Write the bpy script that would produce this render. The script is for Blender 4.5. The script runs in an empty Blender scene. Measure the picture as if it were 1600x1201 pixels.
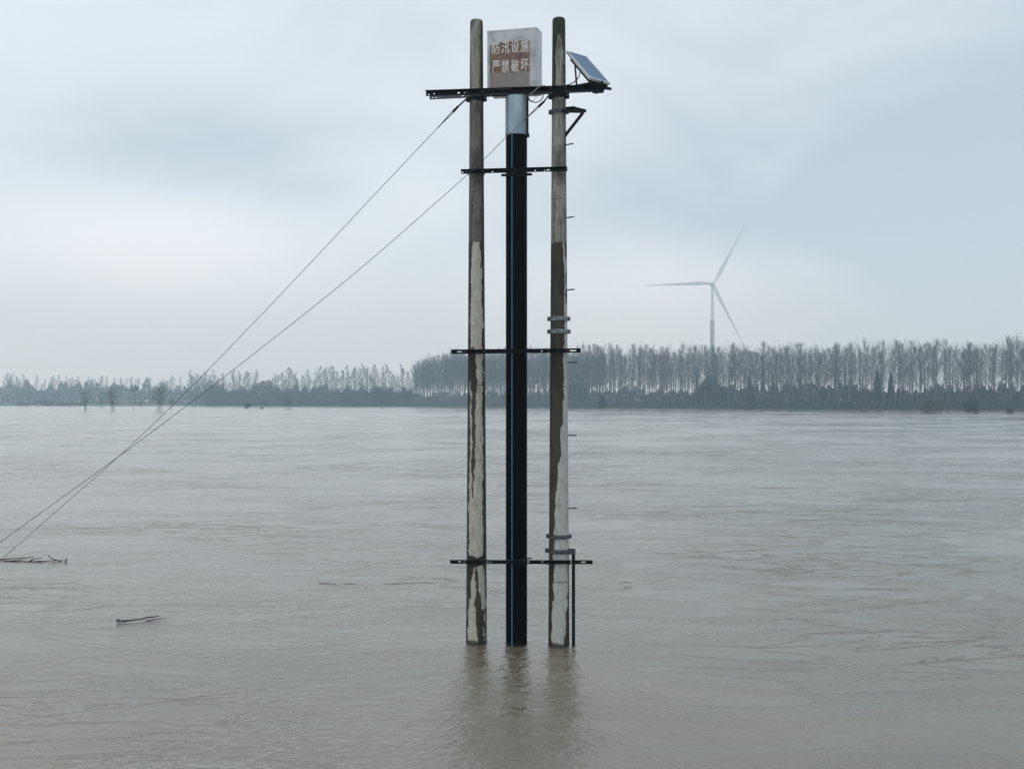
import bpy, bmesh, math, random
import numpy as np
from mathutils import Vector, Matrix

SC = bpy.context.scene
COL = SC.collection
R = math.radians

# ------------------------------------------------------------------ camera
EYE = 3.605            # eye height above the flood water (standing on the dyke)
F = 1600 * 35 / 36     # focal length in photograph pixels
HZ = 626.0             # eye level in photograph pixels
cam_d = bpy.data.cameras.new('camera')
cam_d.lens = 35; cam_d.sensor_width = 36; cam_d.sensor_fit = 'HORIZONTAL'
cam_d.shift_y = 0.0160
cam_d.clip_start = 0.1; cam_d.clip_end = 12000
cam = bpy.data.objects.new('camera', cam_d); COL.objects.link(cam)
cam.location = (0, 0, EYE); cam.rotation_euler = (R(90), 0, 0)
SC.camera = cam

# ------------------------------------------------------------------ sky
SUN_EL, SUN_AZ = R(48), R(215)      # azimuth clockwise from +Y (camera looks along +Y)
world = bpy.data.worlds.new('World'); SC.world = world
world.use_nodes = True
wt = world.node_tree; wt.nodes.clear()
def wn(t, **k):
    n = wt.nodes.new(t)
    for a, b in k.items(): setattr(n, a, b)
    return n
def wl(a, b): wt.links.new(a, b)
wo = wn('ShaderNodeOutputWorld'); bg = wn('ShaderNodeBackground'); bg.inputs[1].default_value = 0.1
sky = wn('ShaderNodeTexSky', sky_type='NISHITA', sun_disc=False)
sky.sun_elevation = SUN_EL; sky.sun_rotation = SUN_AZ
sky.air_density = 1.0; sky.dust_density = 4.0; sky.ozone_density = 1.0
tc = wn('ShaderNodeTexCoord')
def wmath(op, a, b=None, c=None, clamp=False):
    n = wn('ShaderNodeMath', operation=op); n.use_clamp = clamp
    for i, v in enumerate((a, b, c)):
        if v is None: continue
        if isinstance(v, (int, float)): n.inputs[i].default_value = v
        else: wl(v, n.inputs[i])
    return n.outputs[0]
# overcast cloud deck: soft, layered noise (flatter near the horizon, as a deck of stratus is)
mp = wn('ShaderNodeMapping'); mp.inputs['Scale'].default_value = (1.0, 1.0, 2.2); mp.inputs['Location'].default_value = (0.35, 0.2, 0.1)
wl(tc.outputs['Generated'], mp.inputs[0])
nz = wn('ShaderNodeTexNoise'); nz.inputs['Scale'].default_value = 3.4; nz.inputs['Detail'].default_value = 5; nz.inputs['Roughness'].default_value = 0.52
nz.inputs['Distortion'].default_value = 0.5
wl(mp.outputs[0], nz.inputs['Vector'])
nz2 = wn('ShaderNodeTexNoise'); nz2.inputs['Scale'].default_value = 1.3; nz2.inputs['Detail'].default_value = 2
wl(mp.outputs[0], nz2.inputs['Vector'])
val = wmath('ADD', wmath('MULTIPLY', wmath('SUBTRACT', nz.outputs[0], 0.5), 1.0), wmath('MULTIPLY', wmath('SUBTRACT', nz2.outputs[0], 0.5), 0.6))
# individual thick and thin places of the cloud deck
def lobe(px, py, rx, rz, amp):
    global val
    d = Vector(((px - 800) / F, 1, (HZ - py) / F)).normalized()
    s = wn('ShaderNodeVectorMath', operation='SUBTRACT'); wl(tc.outputs['Generated'], s.inputs[0]); s.inputs[1].default_value = d
    m = wn('ShaderNodeVectorMath', operation='MULTIPLY'); wl(s.outputs[0], m.inputs[0]); m.inputs[1].default_value = (1 / rx, 1 / rx, 1 / rz)
    q = wn('ShaderNodeVectorMath', operation='DOT_PRODUCT'); wl(m.outputs[0], q.inputs[0]); wl(m.outputs[0], q.inputs[1])
    # gentle wobble of the rim
    e = wmath('EXPONENT', wmath('MULTIPLY', wmath('ADD', q.outputs['Value'], wmath('MULTIPLY', wmath('SUBTRACT', nz.outputs[0], 0.5), 2.0)), -1.0))
    val = wmath('ADD', val, wmath('MULTIPLY', e, amp))
LOBES = [(230, 380, .17, .055, .34), (640, 300, .10, .04, .22), (380, 235, .16, .045, -.28), (470, 300, .07, .03, -.2),
         (1350, 290, .24, .06, -.36), (1600, 440, .16, .12, -.34), (1060, 440, .14, .05, .2), (150, 60, .2, .07, .12),
         (1750, 60, .30, .22, -.16)]
for L in LOBES: lobe(*L[:4], L[4] * 1.55)
sz = wn('ShaderNodeSeparateXYZ'); wl(tc.outputs['Generated'], sz.inputs[0])
low = wmath('EXPONENT', wmath('MULTIPLY', wmath('ABSOLUTE', sz.outputs[2]), -7.5))
ramp = wn('ShaderNodeValToRGB')
el = ramp.color_ramp.elements
el[0].position = 0.0; el[0].color = (0.395, 0.460, 0.510, 1)
el[1].position = 1.0; el[1].color = (0.790, 0.825, 0.855, 1)
em = el.new(0.5); em.color = (0.585, 0.640, 0.685, 1)
wl(wmath('ADD', val, 0.40, clamp=True), ramp.inputs[0])
SKY_GAIN = 12.2
sc_ = wn('ShaderNodeVectorMath', operation='SCALE'); sc_.inputs['Scale'].default_value = SKY_GAIN
# the deck thins and pales towards the horizon all round
gm = wn('ShaderNodeMix', data_type='RGBA'); wl(low, gm.inputs['Factor']); gm.inputs['A'].default_value = (1, 1, 1, 1); gm.inputs['B'].default_value = (1.62, 1.94, 2.18, 1)
gx = wn('ShaderNodeVectorMath', operation='MULTIPLY'); wl(ramp.outputs[0], gx.inputs[0]); wl(gm.outputs['Result'], gx.inputs[1])
# an overcast deck is brightest overhead (the usual overcast-sky law, gently)
zen = wmath('ADD', wmath('MULTIPLY', wmath('MAXIMUM', wmath('SUBTRACT', sz.outputs[2], .25), 0.0), 1.2), 0.95)
gz = wn('ShaderNodeVectorMath', operation='SCALE'); wl(gx.outputs[0], gz.inputs[0]); wl(zen, gz.inputs['Scale'])
wl(gz.outputs[0], sc_.inputs[0])
mixw = wn('ShaderNodeMix', data_type='RGBA'); mixw.inputs['Factor'].default_value = 0.93
wl(sky.outputs[0], mixw.inputs['A']); wl(sc_.outputs[0], mixw.inputs['B'])
wl(mixw.outputs['Result'], bg.inputs[0]); wl(bg.outputs[0], wo.inputs[0])

sun_d = bpy.data.lights.new('sun', 'SUN'); sun_d.energy = 0.5; sun_d.angle = R(25); sun_d.color = (1, 0.97, 0.93)
sun = bpy.data.objects.new('sun', sun_d); COL.objects.link(sun)
sd = Vector((math.sin(SUN_AZ) * math.cos(SUN_EL), math.cos(SUN_AZ) * math.cos(SUN_EL), math.sin(SUN_EL)))
sun.rotation_euler = sd.to_track_quat('Z', 'Y').to_euler(); sun.location = sd * 60

vs = SC.view_settings
vs.view_transform = 'Standard'; vs.look = 'None'; vs.gamma = 1; vs.use_curve_mapping = False; vs.exposure = 0.0
SC.render.engine = 'CYCLES'
cy = SC.cycles
cy.use_denoising = True; cy.max_bounces = 6; cy.diffuse_bounces = 3; cy.glossy_bounces = 3; cy.volume_bounces = 2; cy.transparent_max_bounces = 8
cy.use_adaptive_sampling = False
cy.sample_clamp_indirect = 6.0

# ------------------------------------------------------------------ helpers
class MB:
    def __init__(s): s.v = []; s.f = []
    def add(s, vs_, fs):
        o = len(s.v); s.v += [tuple(v) for v in vs_]; s.f += [tuple(i + o for i in f) for f in fs]; return s
    def box(s, c, d, m=None):
        x, y, z = (k / 2 for k in d)
        pts = [Vector((i * x, j * y, k * z)) for i in (-1, 1) for j in (-1, 1) for k in (-1, 1)]
        if m is not None: pts = [m @ p for p in pts]
        pts = [p + Vector(c) for p in pts]
        return s.add(pts, [(0, 1, 3, 2), (4, 6, 7, 5), (0, 4, 5, 1), (2, 3, 7, 6), (0, 2, 6, 4), (1, 5, 7, 3)])
    def bar(s, a, b, w, h, up=(0, 0, 1)):
        a = Vector(a); b = Vector(b); d = (b - a); L = d.length; d.normalize()
        up = Vector(up); side = d.cross(up)
        if side.length < 1e-4: side = d.cross(Vector((0, 1, 0)))
        side.normalize(); u = side.cross(d)
        m = Matrix((d, side, u)).transposed()
        return s.box((a + b) / 2, (L, w, h), m)
    def tube(s, path, rad, n=8, caps=True):
        path = [Vector(p) for p in path]
        if isinstance(rad, (int, float)): rad = [rad] * len(path)
        o = len(s.v); prev = None
        for i, p in enumerate(path):
            t = (path[min(i + 1, len(path) - 1)] - path[max(i - 1, 0)])
            if t.length < 1e-9: t = Vector((0, 0, 1))
            t.normalize()
            if prev is None:
                a = Vector((0, 0, 1)) if abs(t.z) < .9 else Vector((1, 0, 0))
                nx = t.cross(a).normalized()
            else:
                nx = (prev - t * prev.dot(t)).normalized()
            prev = nx; ny = t.cross(nx)
            for k in range(n):
                an = 2 * math.pi * k / n
                s.v.append(tuple(p + (nx * math.cos(an) + ny * math.sin(an)) * rad[i]))
        for i in range(len(path) - 1):
            for k in range(n):
                a = o + i * n + k; b = o + i * n + (k + 1) % n
                s.f.append((a, b, b + n, a + n))
        if caps:
            s.f.append(tuple(o + k for k in range(n))[::-1])
            s.f.append(tuple(o + (len(path) - 1) * n + k for k in range(n)))
        return s
    def lathe(s, prof, n=32, cap0=True, cap1=True):
        o = len(s.v)
        for r, z in prof:
            for k in range(n):
                an = 2 * math.pi * k / n
                s.v.append((r * math.cos(an), r * math.sin(an), z))
        for i in range(len(prof) - 1):
            for k in range(n):
                a = o + i * n + k; b = o + i * n + (k + 1) % n
                s.f.append((a, b, b + n, a + n))
        if cap0: s.f.append(tuple(o + k for k in range(n))[::-1])
        if cap1: s.f.append(tuple(o + (len(prof) - 1) * n + k for k in range(n)))
        return s
    def mesh(s, name, smooth=False):
        me = bpy.data.meshes.new(name); me.from_pydata(s.v, [], s.f); me.update()
        if smooth:
            me.polygons.foreach_set('use_smooth', [True] * len(me.polygons))
            try: me.set_sharp_from_angle(angle=R(40))
            except Exception: pass
        return me
    def build(s, name, mat, parent=None, smooth=False, fix=True, loc=None, rz=None):
        me = s.mesh(name, smooth)
        if fix:
            bm = bmesh.new(); bm.from_mesh(me); bmesh.ops.recalc_face_normals(bm, faces=bm.faces); bm.to_mesh(me); bm.free()
        return put(name, me, mat, parent, loc, rz)
def put(name, me, mat=None, parent=None, loc=None, rz=None):
    o = bpy.data.objects.new(name, me); COL.objects.link(o)
    if mat is not None and len(me.materials) == 0: me.materials.append(mat)
    if parent is not None: o.parent = parent
    if loc is not None: o.location = loc
    if rz is not None: o.rotation_euler[2] = rz
    return o
def empty(name, loc, rz=0):
    o = bpy.data.objects.new(name, None); COL.objects.link(o); o.empty_display_size = .2
    o.location = loc; o.rotation_euler[2] = rz; return o
def tag(o, label=None, cat=None, group=None, kind=None):
    if label: o['label'] = label
    if cat: o['category'] = cat
    if group: o['group'] = group
    if kind: o['kind'] = kind
    return o
def plate(L, Hh, t, holes, seg=10):
    """flat bar in local XZ, x 0..L, z 0..Hh, y 0..t, with real slots (cx, cz, half_w, half_h)"""
    bm = bmesh.new()
    def loop(pts):
        vs_ = [bm.verts.new((p[0], 0, p[1])) for p in pts]
        return [bm.edges.new((vs_[i], vs_[(i + 1) % len(vs_)])) for i in range(len(vs_))]
    es = loop([(0, 0), (L, 0), (L, Hh), (0, Hh)])
    for cx, cz, hw, hh in holes:
        pts = []
        for k in range(seg):
            an = 2 * math.pi * k / seg
            c, s_ = math.cos(an), math.sin(an)
            ex = max(0, hw - hh) * (1 if c > 0 else -1)
            pts.append((cx + ex + c * min(hw, hh), cz + s_ * hh))
        es += loop(pts)
    bmesh.ops.triangle_fill(bm, use_beauty=True, edges=es)
    r = bmesh.ops.extrude_face_region(bm, geom=bm.faces[:])
    for v in [g for g in r['geom'] if isinstance(g, bmesh.types.BMVert)]: v.co.y += t
    bmesh.ops.recalc_face_normals(bm, faces=bm.faces)
    bm.verts.ensure_lookup_table()
    vs_ = [tuple(v.co) for v in bm.verts]; bm.verts.index_update()
    fs = [tuple(v.index for v in f.verts) for f in bm.faces]
    bm.free(); return vs_, fs

# ------------------------------------------------------------------ materials
def mat(name):
    m = bpy.data.materials.new(name); m.use_nodes = True
    nt = m.node_tree
    return m, nt, nt.nodes['Principled BSDF']
class NT:
    def __init__(s, nt): s.nt = nt
    def n(s, t, **k):
        n = s.nt.nodes.new(t)
        for a, b in k.items(): setattr(n, a, b)
        return n
    def l(s, a, b): s.nt.links.new(a, b)
    def val(s, i, v):
        if isinstance(v, (int, float)): i.default_value = v
        elif isinstance(v, tuple): i.default_value = v if len(v) == 3 or i.type != 'RGBA' else v
        else: s.l(v, i)
    def m(s, op, a, b=None, c=None, clamp=False):
        n = s.n('ShaderNodeMath', operation=op); n.use_clamp = clamp
        for i, v in enumerate((a, b, c)):
            if v is not None: s.val(n.inputs[i], v)
        return n.outputs[0]
    def mapr(s, v, a, b, c=0., d=1., smooth=True):
        n = s.n('ShaderNodeMapRange', interpolation_type='SMOOTHSTEP' if smooth else 'LINEAR')
        s.val(n.inputs[0], v); n.inputs[1].default_value = a; n.inputs[2].default_value = b; n.inputs[3].default_value = c; n.inputs[4].default_value = d
        return n.outputs[0]
    def mix(s, f, a, b):
        n = s.n('ShaderNodeMix', data_type='RGBA'); s.val(n.inputs['Factor'], f)
        for k, v in (('A', a), ('B', b)):
            if isinstance(v, tuple): n.inputs[k].default_value = (*v[:3], 1)
            else: s.l(v, n.inputs[k])
        return n.outputs['Result']
    def noise(s, scale=5., detail=4., rough=.5, vec=None, sc3=None, dist=0., loc=None):
        n = s.n('ShaderNodeTexNoise'); n.inputs['Scale'].default_value = scale; n.inputs['Detail'].default_value = detail
        n.inputs['Roughness'].default_value = rough; n.inputs['Distortion'].default_value = dist
        if vec is None: vec = s.obj()
        if sc3 or loc:
            mp = s.n('ShaderNodeMapping')
            if sc3: mp.inputs['Scale'].default_value = sc3
            if loc: mp.inputs['Location'].default_value = loc
            s.l(vec, mp.inputs[0]); vec = mp.outputs[0]
        s.l(vec, n.inputs['Vector']); return n.outputs[0]
    def obj(s):
        return s.n('ShaderNodeTexCoord').outputs['Object']
    def curve(s, v, pts, lo, hi):
        """piecewise-linear function of v through pts"""
        n = s.n('ShaderNodeFloatCurve'); c = n.mapping.curves[0]
        pts = sorted(pts)
        q = [((a - lo) / (hi - lo), b) for a, b in pts]
        c.points[0].location = q[0]; c.points[1].location = q[-1]
        for p in q[1:-1]: c.points.new(*p)
        for p in c.points: p.handle_type = 'VECTOR'
        n.mapping.use_clip = False; n.mapping.update()
        s.l(s.m('DIVIDE', s.m('SUBTRACT', v, lo), hi - lo), n.inputs['Value'])
        return n.outputs[0]
    def bump(s, h, dist, strength=1., normal=None):
        n = s.n('ShaderNodeBump'); n.inputs['Distance'].default_value = dist; n.inputs['Strength'].default_value = strength
        s.l(h, n.inputs['Height'])
        if normal is not None: s.l(normal, n.inputs['Normal'])
        return n.outputs[0]

def simple(name, col, rough=.7, metal=0., var=.25, scale=8., bump=0., spec=.5):
    m, nt, b = mat(name); N = NT(nt)
    f = N.noise(scale, 5, .6)
    c = N.mix(N.mapr(f, .3, .7), tuple(k * (1 - var) for k in col), tuple(k * (1 + var) for k in col))
    N.l(c, b.inputs['Base Color']); b.inputs['Roughness'].default_value = rough; b.inputs['Metallic'].default_value = metal
    b.inputs['Specular IOR Level'].default_value = spec
    if bump: N.l(N.bump(f, bump), b.inputs['Normal'])
    return m
M = {}
M['steel'] = simple('dark_weathered_steel', (.007, .009, .011), .68, 0., .5, 14, .002, .12)
M['galv'] = simple('dull_galvanised_steel', (.15, .18, .19), .5, .55, .4, 10, .001)
M['galvdark'] = simple('dark_galvanised_steel', (.06, .07, .075), .55, .4, .5, 10, .001)
M['wire'] = simple('steel_wire', (.05, .055, .065), .6, .3, .3, 3)
M['cable'] = simple('black_cable', (.012, .013, .015), .5)
M['greycable'] = simple('grey_cable', (.25, .25, .25), .5)
M['alu'] = simple('pale_aluminium', (.55, .57, .58), .42, .35, .12, 20)
M['bark'] = simple('bare_poplar_bark', (.085, .080, .074), .9, 0, .3, 1.5)
M['twig'] = simple('bare_twig', (.050, .046, .044), .9, 0, .3, .6)
M['farbark'] = M['twig']
M['branch'] = simple('wet_driftwood', (.030, .024, .019), .6, 0, .5, 9, .004)
M['roof'] = simple('pale_roof_sheet', (.42, .43, .44), .6)
M['plaster'] = simple('pale_plaster', (.5, .49, .46), .9)
M['glass_dark'] = simple('dark_window', (.03, .035, .04), .2)
M['turbine'] = simple('white_turbine_paint', (.62, .64, .65), .5, 0, .04, .05)
M['turbine_base'] = simple('grey_tower_concrete', (.30, .31, .32), .8, 0, .06, .05)
def leafmat(name, a, b, sc=.5):
    m, nt, bs = mat(name); N = NT(nt)
    geo = N.n('ShaderNodeNewGeometry')
    f = N.m('ADD', N.m('MULTIPLY', N.noise(sc, 3, .6), .6), N.m('MULTIPLY', geo.outputs['Random Per Island'], .5))
    N.l(N.mix(N.mapr(f, .25, .85), a, b), bs.inputs['Base Color']); bs.inputs['Roughness'].default_value = .8
    bs.inputs['Specular IOR Level'].default_value = .2
    return m
M['under'] = leafmat('undergrowth_foliage', (.020, .034, .030), (.050, .066, .052), .12)
M['ever'] = leafmat('evergreen_foliage', (.008, .022, .012), (.024, .046, .024), .3)
M['olive'] = leafmat('olive_shrub_foliage', (.028, .036, .020), (.070, .080, .044), .4)
M['dryleaf'] = leafmat('last_autumn_leaves', (.035, .034, .022), (.085, .075, .045), .4)

def water_mat():
    m, nt, b = mat('muddy_flood_water'); N = NT(nt)
    o = N.obj()
    # broad patches: smooth upwelling boils against rippled water, drawn out along the current
    patch = N.noise(.05, 9, .64, o, (.62, 1.0, 1.0), 1.4)
    patch2 = N.noise(.30, 7, .64, o, (.60, 1.0, 1.0), 1.8, (3, 7, 0))
    rip = N.mapr(N.m('ADD', N.m('MULTIPLY', patch, .58), N.m('MULTIPLY', patch2, .42)), .44, .57)
    # silt swirls
    silt = N.noise(.11, 7, .6, o, (.6, 1, 1), 2.0, (11, 2, 0))
    col = N.mix(N.mapr(silt, .35, .68), (.098, .079, .048), (.134, .111, .075))
    nt.nodes.remove(b)
    dif = N.n('ShaderNodeBsdfDiffuse'); glo = N.n('ShaderNodeBsdfAnisotropic', distribution='BECKMANN')
    fre = N.n('ShaderNodeFresnel'); fre.inputs['IOR'].default_value = 2.0; mx = N.n('ShaderNodeMixShader')
    N.l(col, dif.inputs['Color']); glo.inputs['Color'].default_value = (1, 1, 1, 1)
    N.l(N.mapr(rip, 0, 1, .20, .35, False), glo.inputs['Roughness'])
    N.l(fre.outputs[0], mx.inputs[0]); N.l(dif.outputs[0], mx.inputs[1]); N.l(glo.outputs[0], mx.inputs[2])
    N.l(mx.outputs[0], nt.nodes['Material Output'].inputs['Surface'])
    # surface relief, heights in metres
    w1 = N.noise(7.0, 3, .6, o, (.75, 1.2, 1), .8)                         # capillary ripples
    w1b = N.noise(15., 2, .5, o, (.8, 1.2, 1), .4, (5, 5, 0))
    w2 = N.noise(1.7, 4, .55, o, (.6, 1.2, 1), 1.2, (2, 1, 0))             # small waves
    w3 = N.noise(.42, 4, .55, o, (.55, 1.0, 1), 1.8, (8, 3, 0))            # boils and eddies
    def seam(sc, ph, wd):
        rd = N.noise(sc, 5, .55, o, (.42, 1.0, 1), 2.4, ph)
        return N.mapr(N.m('ABSOLUTE', N.m('SUBTRACT', rd, .5)), 0, wd, 1, 0)
    sea = N.m('MULTIPLY', N.m('ADD', seam(.17, (1, 9, 0), .016), seam(.45, (6, 2, 0), .022)), N.mapr(N.noise(.12, 3, .5, o, None, 0, (4, 4, 0)), .42, .6))
    amp = N.m('ADD', N.m('MULTIPLY', rip, .97), .03)
    h = N.m('MULTIPLY', N.m('ADD', N.m('ADD', N.m('MULTIPLY', w1, .026), N.m('MULTIPLY', w1b, .009)), N.m('MULTIPLY', w2, .020)), amp)
    h = N.m('ADD', h, N.m('MULTIPLY', w3, .032))
    h = N.m('ADD', h, N.m('MULTIPLY', sea, .016))
    # rings and little bow waves where the current meets the poles and the pipe
    for px, py, r in ((744.5, 1003, .155), (807, 1005, .160), (873.2, 1007, .155)):
        d_ = EYE * F / (py - HZ); cx, cyy = (px - 800) / F * d_, d_
        sb_ = N.n('ShaderNodeVectorMath', operation='SUBTRACT'); N.l(o, sb_.inputs[0]); sb_.inputs[1].default_value = (cx, cyy, 0)
        ln = N.n('ShaderNodeVectorMath', operation='LENGTH'); N.l(sb_.outputs[0], ln.inputs[0])
        dd = N.m('SUBTRACT', ln.outputs['Value'], r)
        fall = N.m('EXPONENT', N.m('MULTIPLY', dd, -3.4))
        ring = N.m('MULTIPLY', fall, N.m('ADD', N.m('MULTIPLY', N.m('SINE', N.m('ADD', N.m('MULTIPLY', dd, 30.), N.m('MULTIPLY', w2, 9.))), .0055), N.m('MULTIPLY', fall, .018)))
        h = N.m('ADD', h, ring)
    bp = N.bump(h, 1.0)
    for k in (dif, glo, fre): N.l(bp, k.inputs['Normal'])
    return m
M['water'] = water_mat()

# ------------------------------------------------------------------ ground plane of the flood
EXT = 2600
w = MB()
# fine enough to be a real sheet, one object
nx = 40
xs = [-EXT + 2 * EXT * i / nx for i in range(nx + 1)]
w.v = [(x, y, 0.0) for y in xs for x in xs]
w.f = [(j * (nx + 1) + i, j * (nx + 1) + i + 1, (j + 1) * (nx + 1) + i + 1, (j + 1) * (nx + 1) + i) for j in range(nx) for i in range(nx)]
tag(w.build('water', M['water'], fix=False), kind='structure')

# shoreline of the far bank: photograph column -> distance
SHORE = [(-900, 720), (-300, 712), (0, 701), (320, 684), (650, 632), (800, 561), (940, 492), (1270, 402), (1600, 350), (1900, 318), (2600, 270)]
def shore(px):
    for (a, d0), (b, d1) in zip(SHORE, SHORE[1:]):
        if px <= b: break
    return d0 + (d1 - d0) * (px - a) / (b - a)
def at(px, d, z=0.0): return Vector(((px - 800) / F * d, d, z))
bank = MB()
pxs = list(range(-900, 2601, 50))
rng = random.Random(3)
prof = [(0, -.3), (1.2, .25), (5, .5), (14, .8), (60, .9), (400, 1.0), (1900, 1.2)]
for px in pxs:
    j = rng.uniform(-1.5, 1.5)
    base = at(px, shore(px) + j)
    for dy, z in prof:
        bank.v.append((base.x, min(base.y + dy, EXT - 5), z))
k = len(prof)
for i in range(len(pxs) - 1):
    for j in range(k - 1):
        a = i * k + j; bank.f.append((a, a + k, a + k + 1, a + 1))
M['earth'] = simple('far_bank_grass', (.055, .065, .035), .95, 0, .4, .08)
tag(bank.build('far_bank', M['earth']), kind='structure')

# ------------------------------------------------------------------ the gauge structure: its own frame
TH = R(7.5)
YP = 14.78
O = Vector(((807 - 800) / F * YP, YP))
EX = Vector((math.cos(TH), -math.sin(TH))); EY = Vector((math.sin(TH), math.cos(TH)))
def loc(px, py, ly):
    """point seen at (px, py) that lies in the plane ly behind the pipe axis, in the structure's own frame"""
    d = Vector(((px - 800) / F, 1.0))
    t = (ly + O.dot(EY)) / d.dot(EY)
    p = d * t - O
    return Vector((p.dot(EX), ly, EYE - t * (py - HZ) / F))
def W(p): return Vector((*(O + EX * p[0] + EY * p[1]), p[2]))
ROT = -TH
def root(name, p): return empty(name, W(p), ROT)
def rel(p, base): return Vector(p) - Vector(base)

# ------- weathered concrete poles
def pole_mat(name, which, ztop, zstep, r0):
    m, nt, b = mat(name); N = NT(nt)
    o = N.obj(); sx = N.n('ShaderNodeSeparateXYZ'); N.l(o, sx.inputs[0])
    x, y, z = sx.outputs
    r2 = N.m('MULTIPLY', N.m('SUBTRACT', r0, N.m('DIVIDE', z, 150.)), 2.)
    u = N.m('ADD', N.m('DIVIDE', x, r2), .5)
    wob = N.m('MULTIPLY', N.m('SUBTRACT', N.noise(8., 8, .70, o, (1, 1, .5)), .5), .62)
    wob2 = N.m('MULTIPLY', N.m('SUBTRACT', N.noise(10., 8, .70, o, (1, 1, .45), 0, (4, 4, 4)), .5), .62)
    def Z(py): return EYE - (py - HZ) / F * YP
    def cv(pts): return N.curve(z, [(Z(a), v) for a, v in pts], -2., 10.)
    def band(A, B):
        ea = N.mapr(N.m('ADD', N.m('SUBTRACT', u, cv(A)), wob), -.018, .018)
        eb = N.mapr(N.m('ADD', N.m('SUBTRACT', cv(B), u), wob2), -.018, .018)
        return N.m('MULTIPLY', ea, eb)
    if which == 'L':
        light = band([(1300, .18), (1000, .15), (960, .16), (900, .34), (884, .48), (878, .9), (870, .9), (866, .18), (780, .16), (700, .2), (600, .2), (560, .5), (550, .5), (546, .22), (420, .24), (381, .30), (-200, .3)],
                     [(1300, .62), (1000, .64), (900, .52), (884, .52), (872, .6), (866, .9), (700, .90), (560, .90), (546, .92), (420, .9), (381, .8), (-200, .8)])
        light2 = band([(1300, 1.3), (1000, .95), (940, .84), (900, .66), (882, .60), (876, 1.2), (870, 1.3), (-200, 1.3)],
                      [(1300, .8), (1000, .98), (900, .95), (882, .95), (876, .6), (-200, .5)])
        drip = band([(1300, 1.4), (790, .55), (775, .36), (720, .31), (650, .30), (600, .26), (548, .10), (540, .5), (-200, 1.4)],
                    [(1300, .2), (790, .3), (775, .42), (720, .50), (650, .56), (600, .60), (548, .56), (540, .3), (-200, .1)])
        light = N.m('MAXIMUM', N.m('MULTIPLY', light, N.m('SUBTRACT', 1., drip)), light2)
    else:
        light = band([(1300, .27), (1000, .2), (880, .28), (840, .32), (780, .36), (740, .5), (700, .62), (640, .78), (600, .83), (500, .87), (430, .88), (400, .80), (381, .72), (-200, .7)],
                     [(1300, .7), (1004, .76), (960, .88), (900, .97), (840, 1.1), (500, 1.1), (470, .97), (381, .93), (-200, .9)])
    # fine colour variation
    g1 = N.noise(30., 5, .65, o, (1, 1, .25)); g2 = N.noise(4., 5, .6, o, (1, 1, .5), 0, (7, 1, 3))
    spk = N.noise(75., 3, .7, o)
    dark = N.mix(N.mapr(g2, .3, .7), (.022, .0195, .0145), (.050, .0445, .034))
    pale = N.mix(N.mapr(g1, .3, .72), (.29, .275, .24) if which == 'L' else (.28, .29, .275), (.41, .392, .348) if which == 'L' else (.40, .405, .385))
    pale = N.mix(N.mapr(spk, .60, .74), pale, (.12, .11, .09))
    pale = N.mix(N.m('MULTIPLY', N.mapr(N.noise(13., 7, .7, o, (1, 1, .3), .8, (5, 2, 9)), .56, .66), .55), pale, (.13, .12, .10))
    low = N.mix(light, dark, pale)
    # hairline cracks across the shaft
    # upper length: older grey surface with long grain-like cracks
    gr = N.noise(26., 6, .7, o, (1, 1, .09), .6)
    gr2 = N.noise(7., 6, .65, o, (1, 1, .3), .4, (2, 8, 1))
    up_a, up_b = ((.046, .043, .038), (.150, .142, .124)) if which == 'L' else ((.085, .083, .075), (.262, .258, .235))
    up = N.mix(N.mapr(N.m('ADD', N.m('MULTIPLY', gr, .5), N.m('MULTIPLY', gr2, .5)), .38, .62), up_a, up_b)
    crack = N.mapr(gr, .36, .41, 1, 0)
    up = N.mix(N.m('MULTIPLY', crack, .8), up, (.028, .026, .022))
    if which == 'L':
        tp = band([(1300, 1.4), (165, 1.2), (150, .16), (60, .12), (45, .2), (32, .5), (-200, 1.)], [(1300, 0), (165, .1), (150, .84), (60, .84), (-200, .8)])
        up = N.mix(N.m('MULTIPLY', tp, .85), up, N.mix(N.mapr(gr, .35, .65), (.165, .160, .138), (.285, .275, .240)))
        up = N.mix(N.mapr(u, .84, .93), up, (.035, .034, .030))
    else:
        tp = band([(1300, 1.4), (165, .7), (150, .25), (90, .28), (62, .45), (52, 1.2), (-200, 1.3)], [(1300, 0), (165, .8), (150, .92), (80, .9), (52, .6), (-200, .2)])
        moss = N.mapr(z, Z(190), Z(140))
        up = N.mix(N.m('MULTIPLY', moss, N.m('SUBTRACT', 1., tp)), up, N.mix(N.mapr(gr2, .35, .65), (.013, .019, .014), (.040, .049, .036)))
    stepm = N.mapr(N.m('ADD', z, N.m('MULTIPLY', N.m('SUBTRACT', g1, .5), .05)), zstep - .012, zstep + .012)
    col = N.mix(stepm, low, up)
    # hairline ring cracks
    for k, py in enumerate((593, 601, 718, 955, 300) if which == 'L' else (315, 604, 735, 905, 430)):
        zz = N.m('ADD', N.m('SUBTRACT', z, Z(py)), N.m('MULTIPLY', N.m('SUBTRACT', N.noise(6., 4, .6, o, None, 0, (k, 2, 3)), .5), .09))
        ck = N.m('MULTIPLY', N.mapr(N.m('ABSOLUTE', zz), .003, .009, 1, 0), N.mapr(N.noise(5., 3, .5, o, None, 0, (k * 3, 1, 1)), .50, .57))
        col = N.mix(N.m('MULTIPLY', ck, .8), col, (.02, .018, .015))
    # wet tide mark at the waterline
    wet = N.mapr(N.m('ADD', z, N.m('MULTIPLY', N.m('SUBTRACT', g2, .5), .10)), .03, .075, 1, 0)
    col = N.mix(N.m('MULTIPLY', wet, .92), col, (.022, .021, .018))
    N.l(col, b.inputs['Base Color'])
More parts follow.
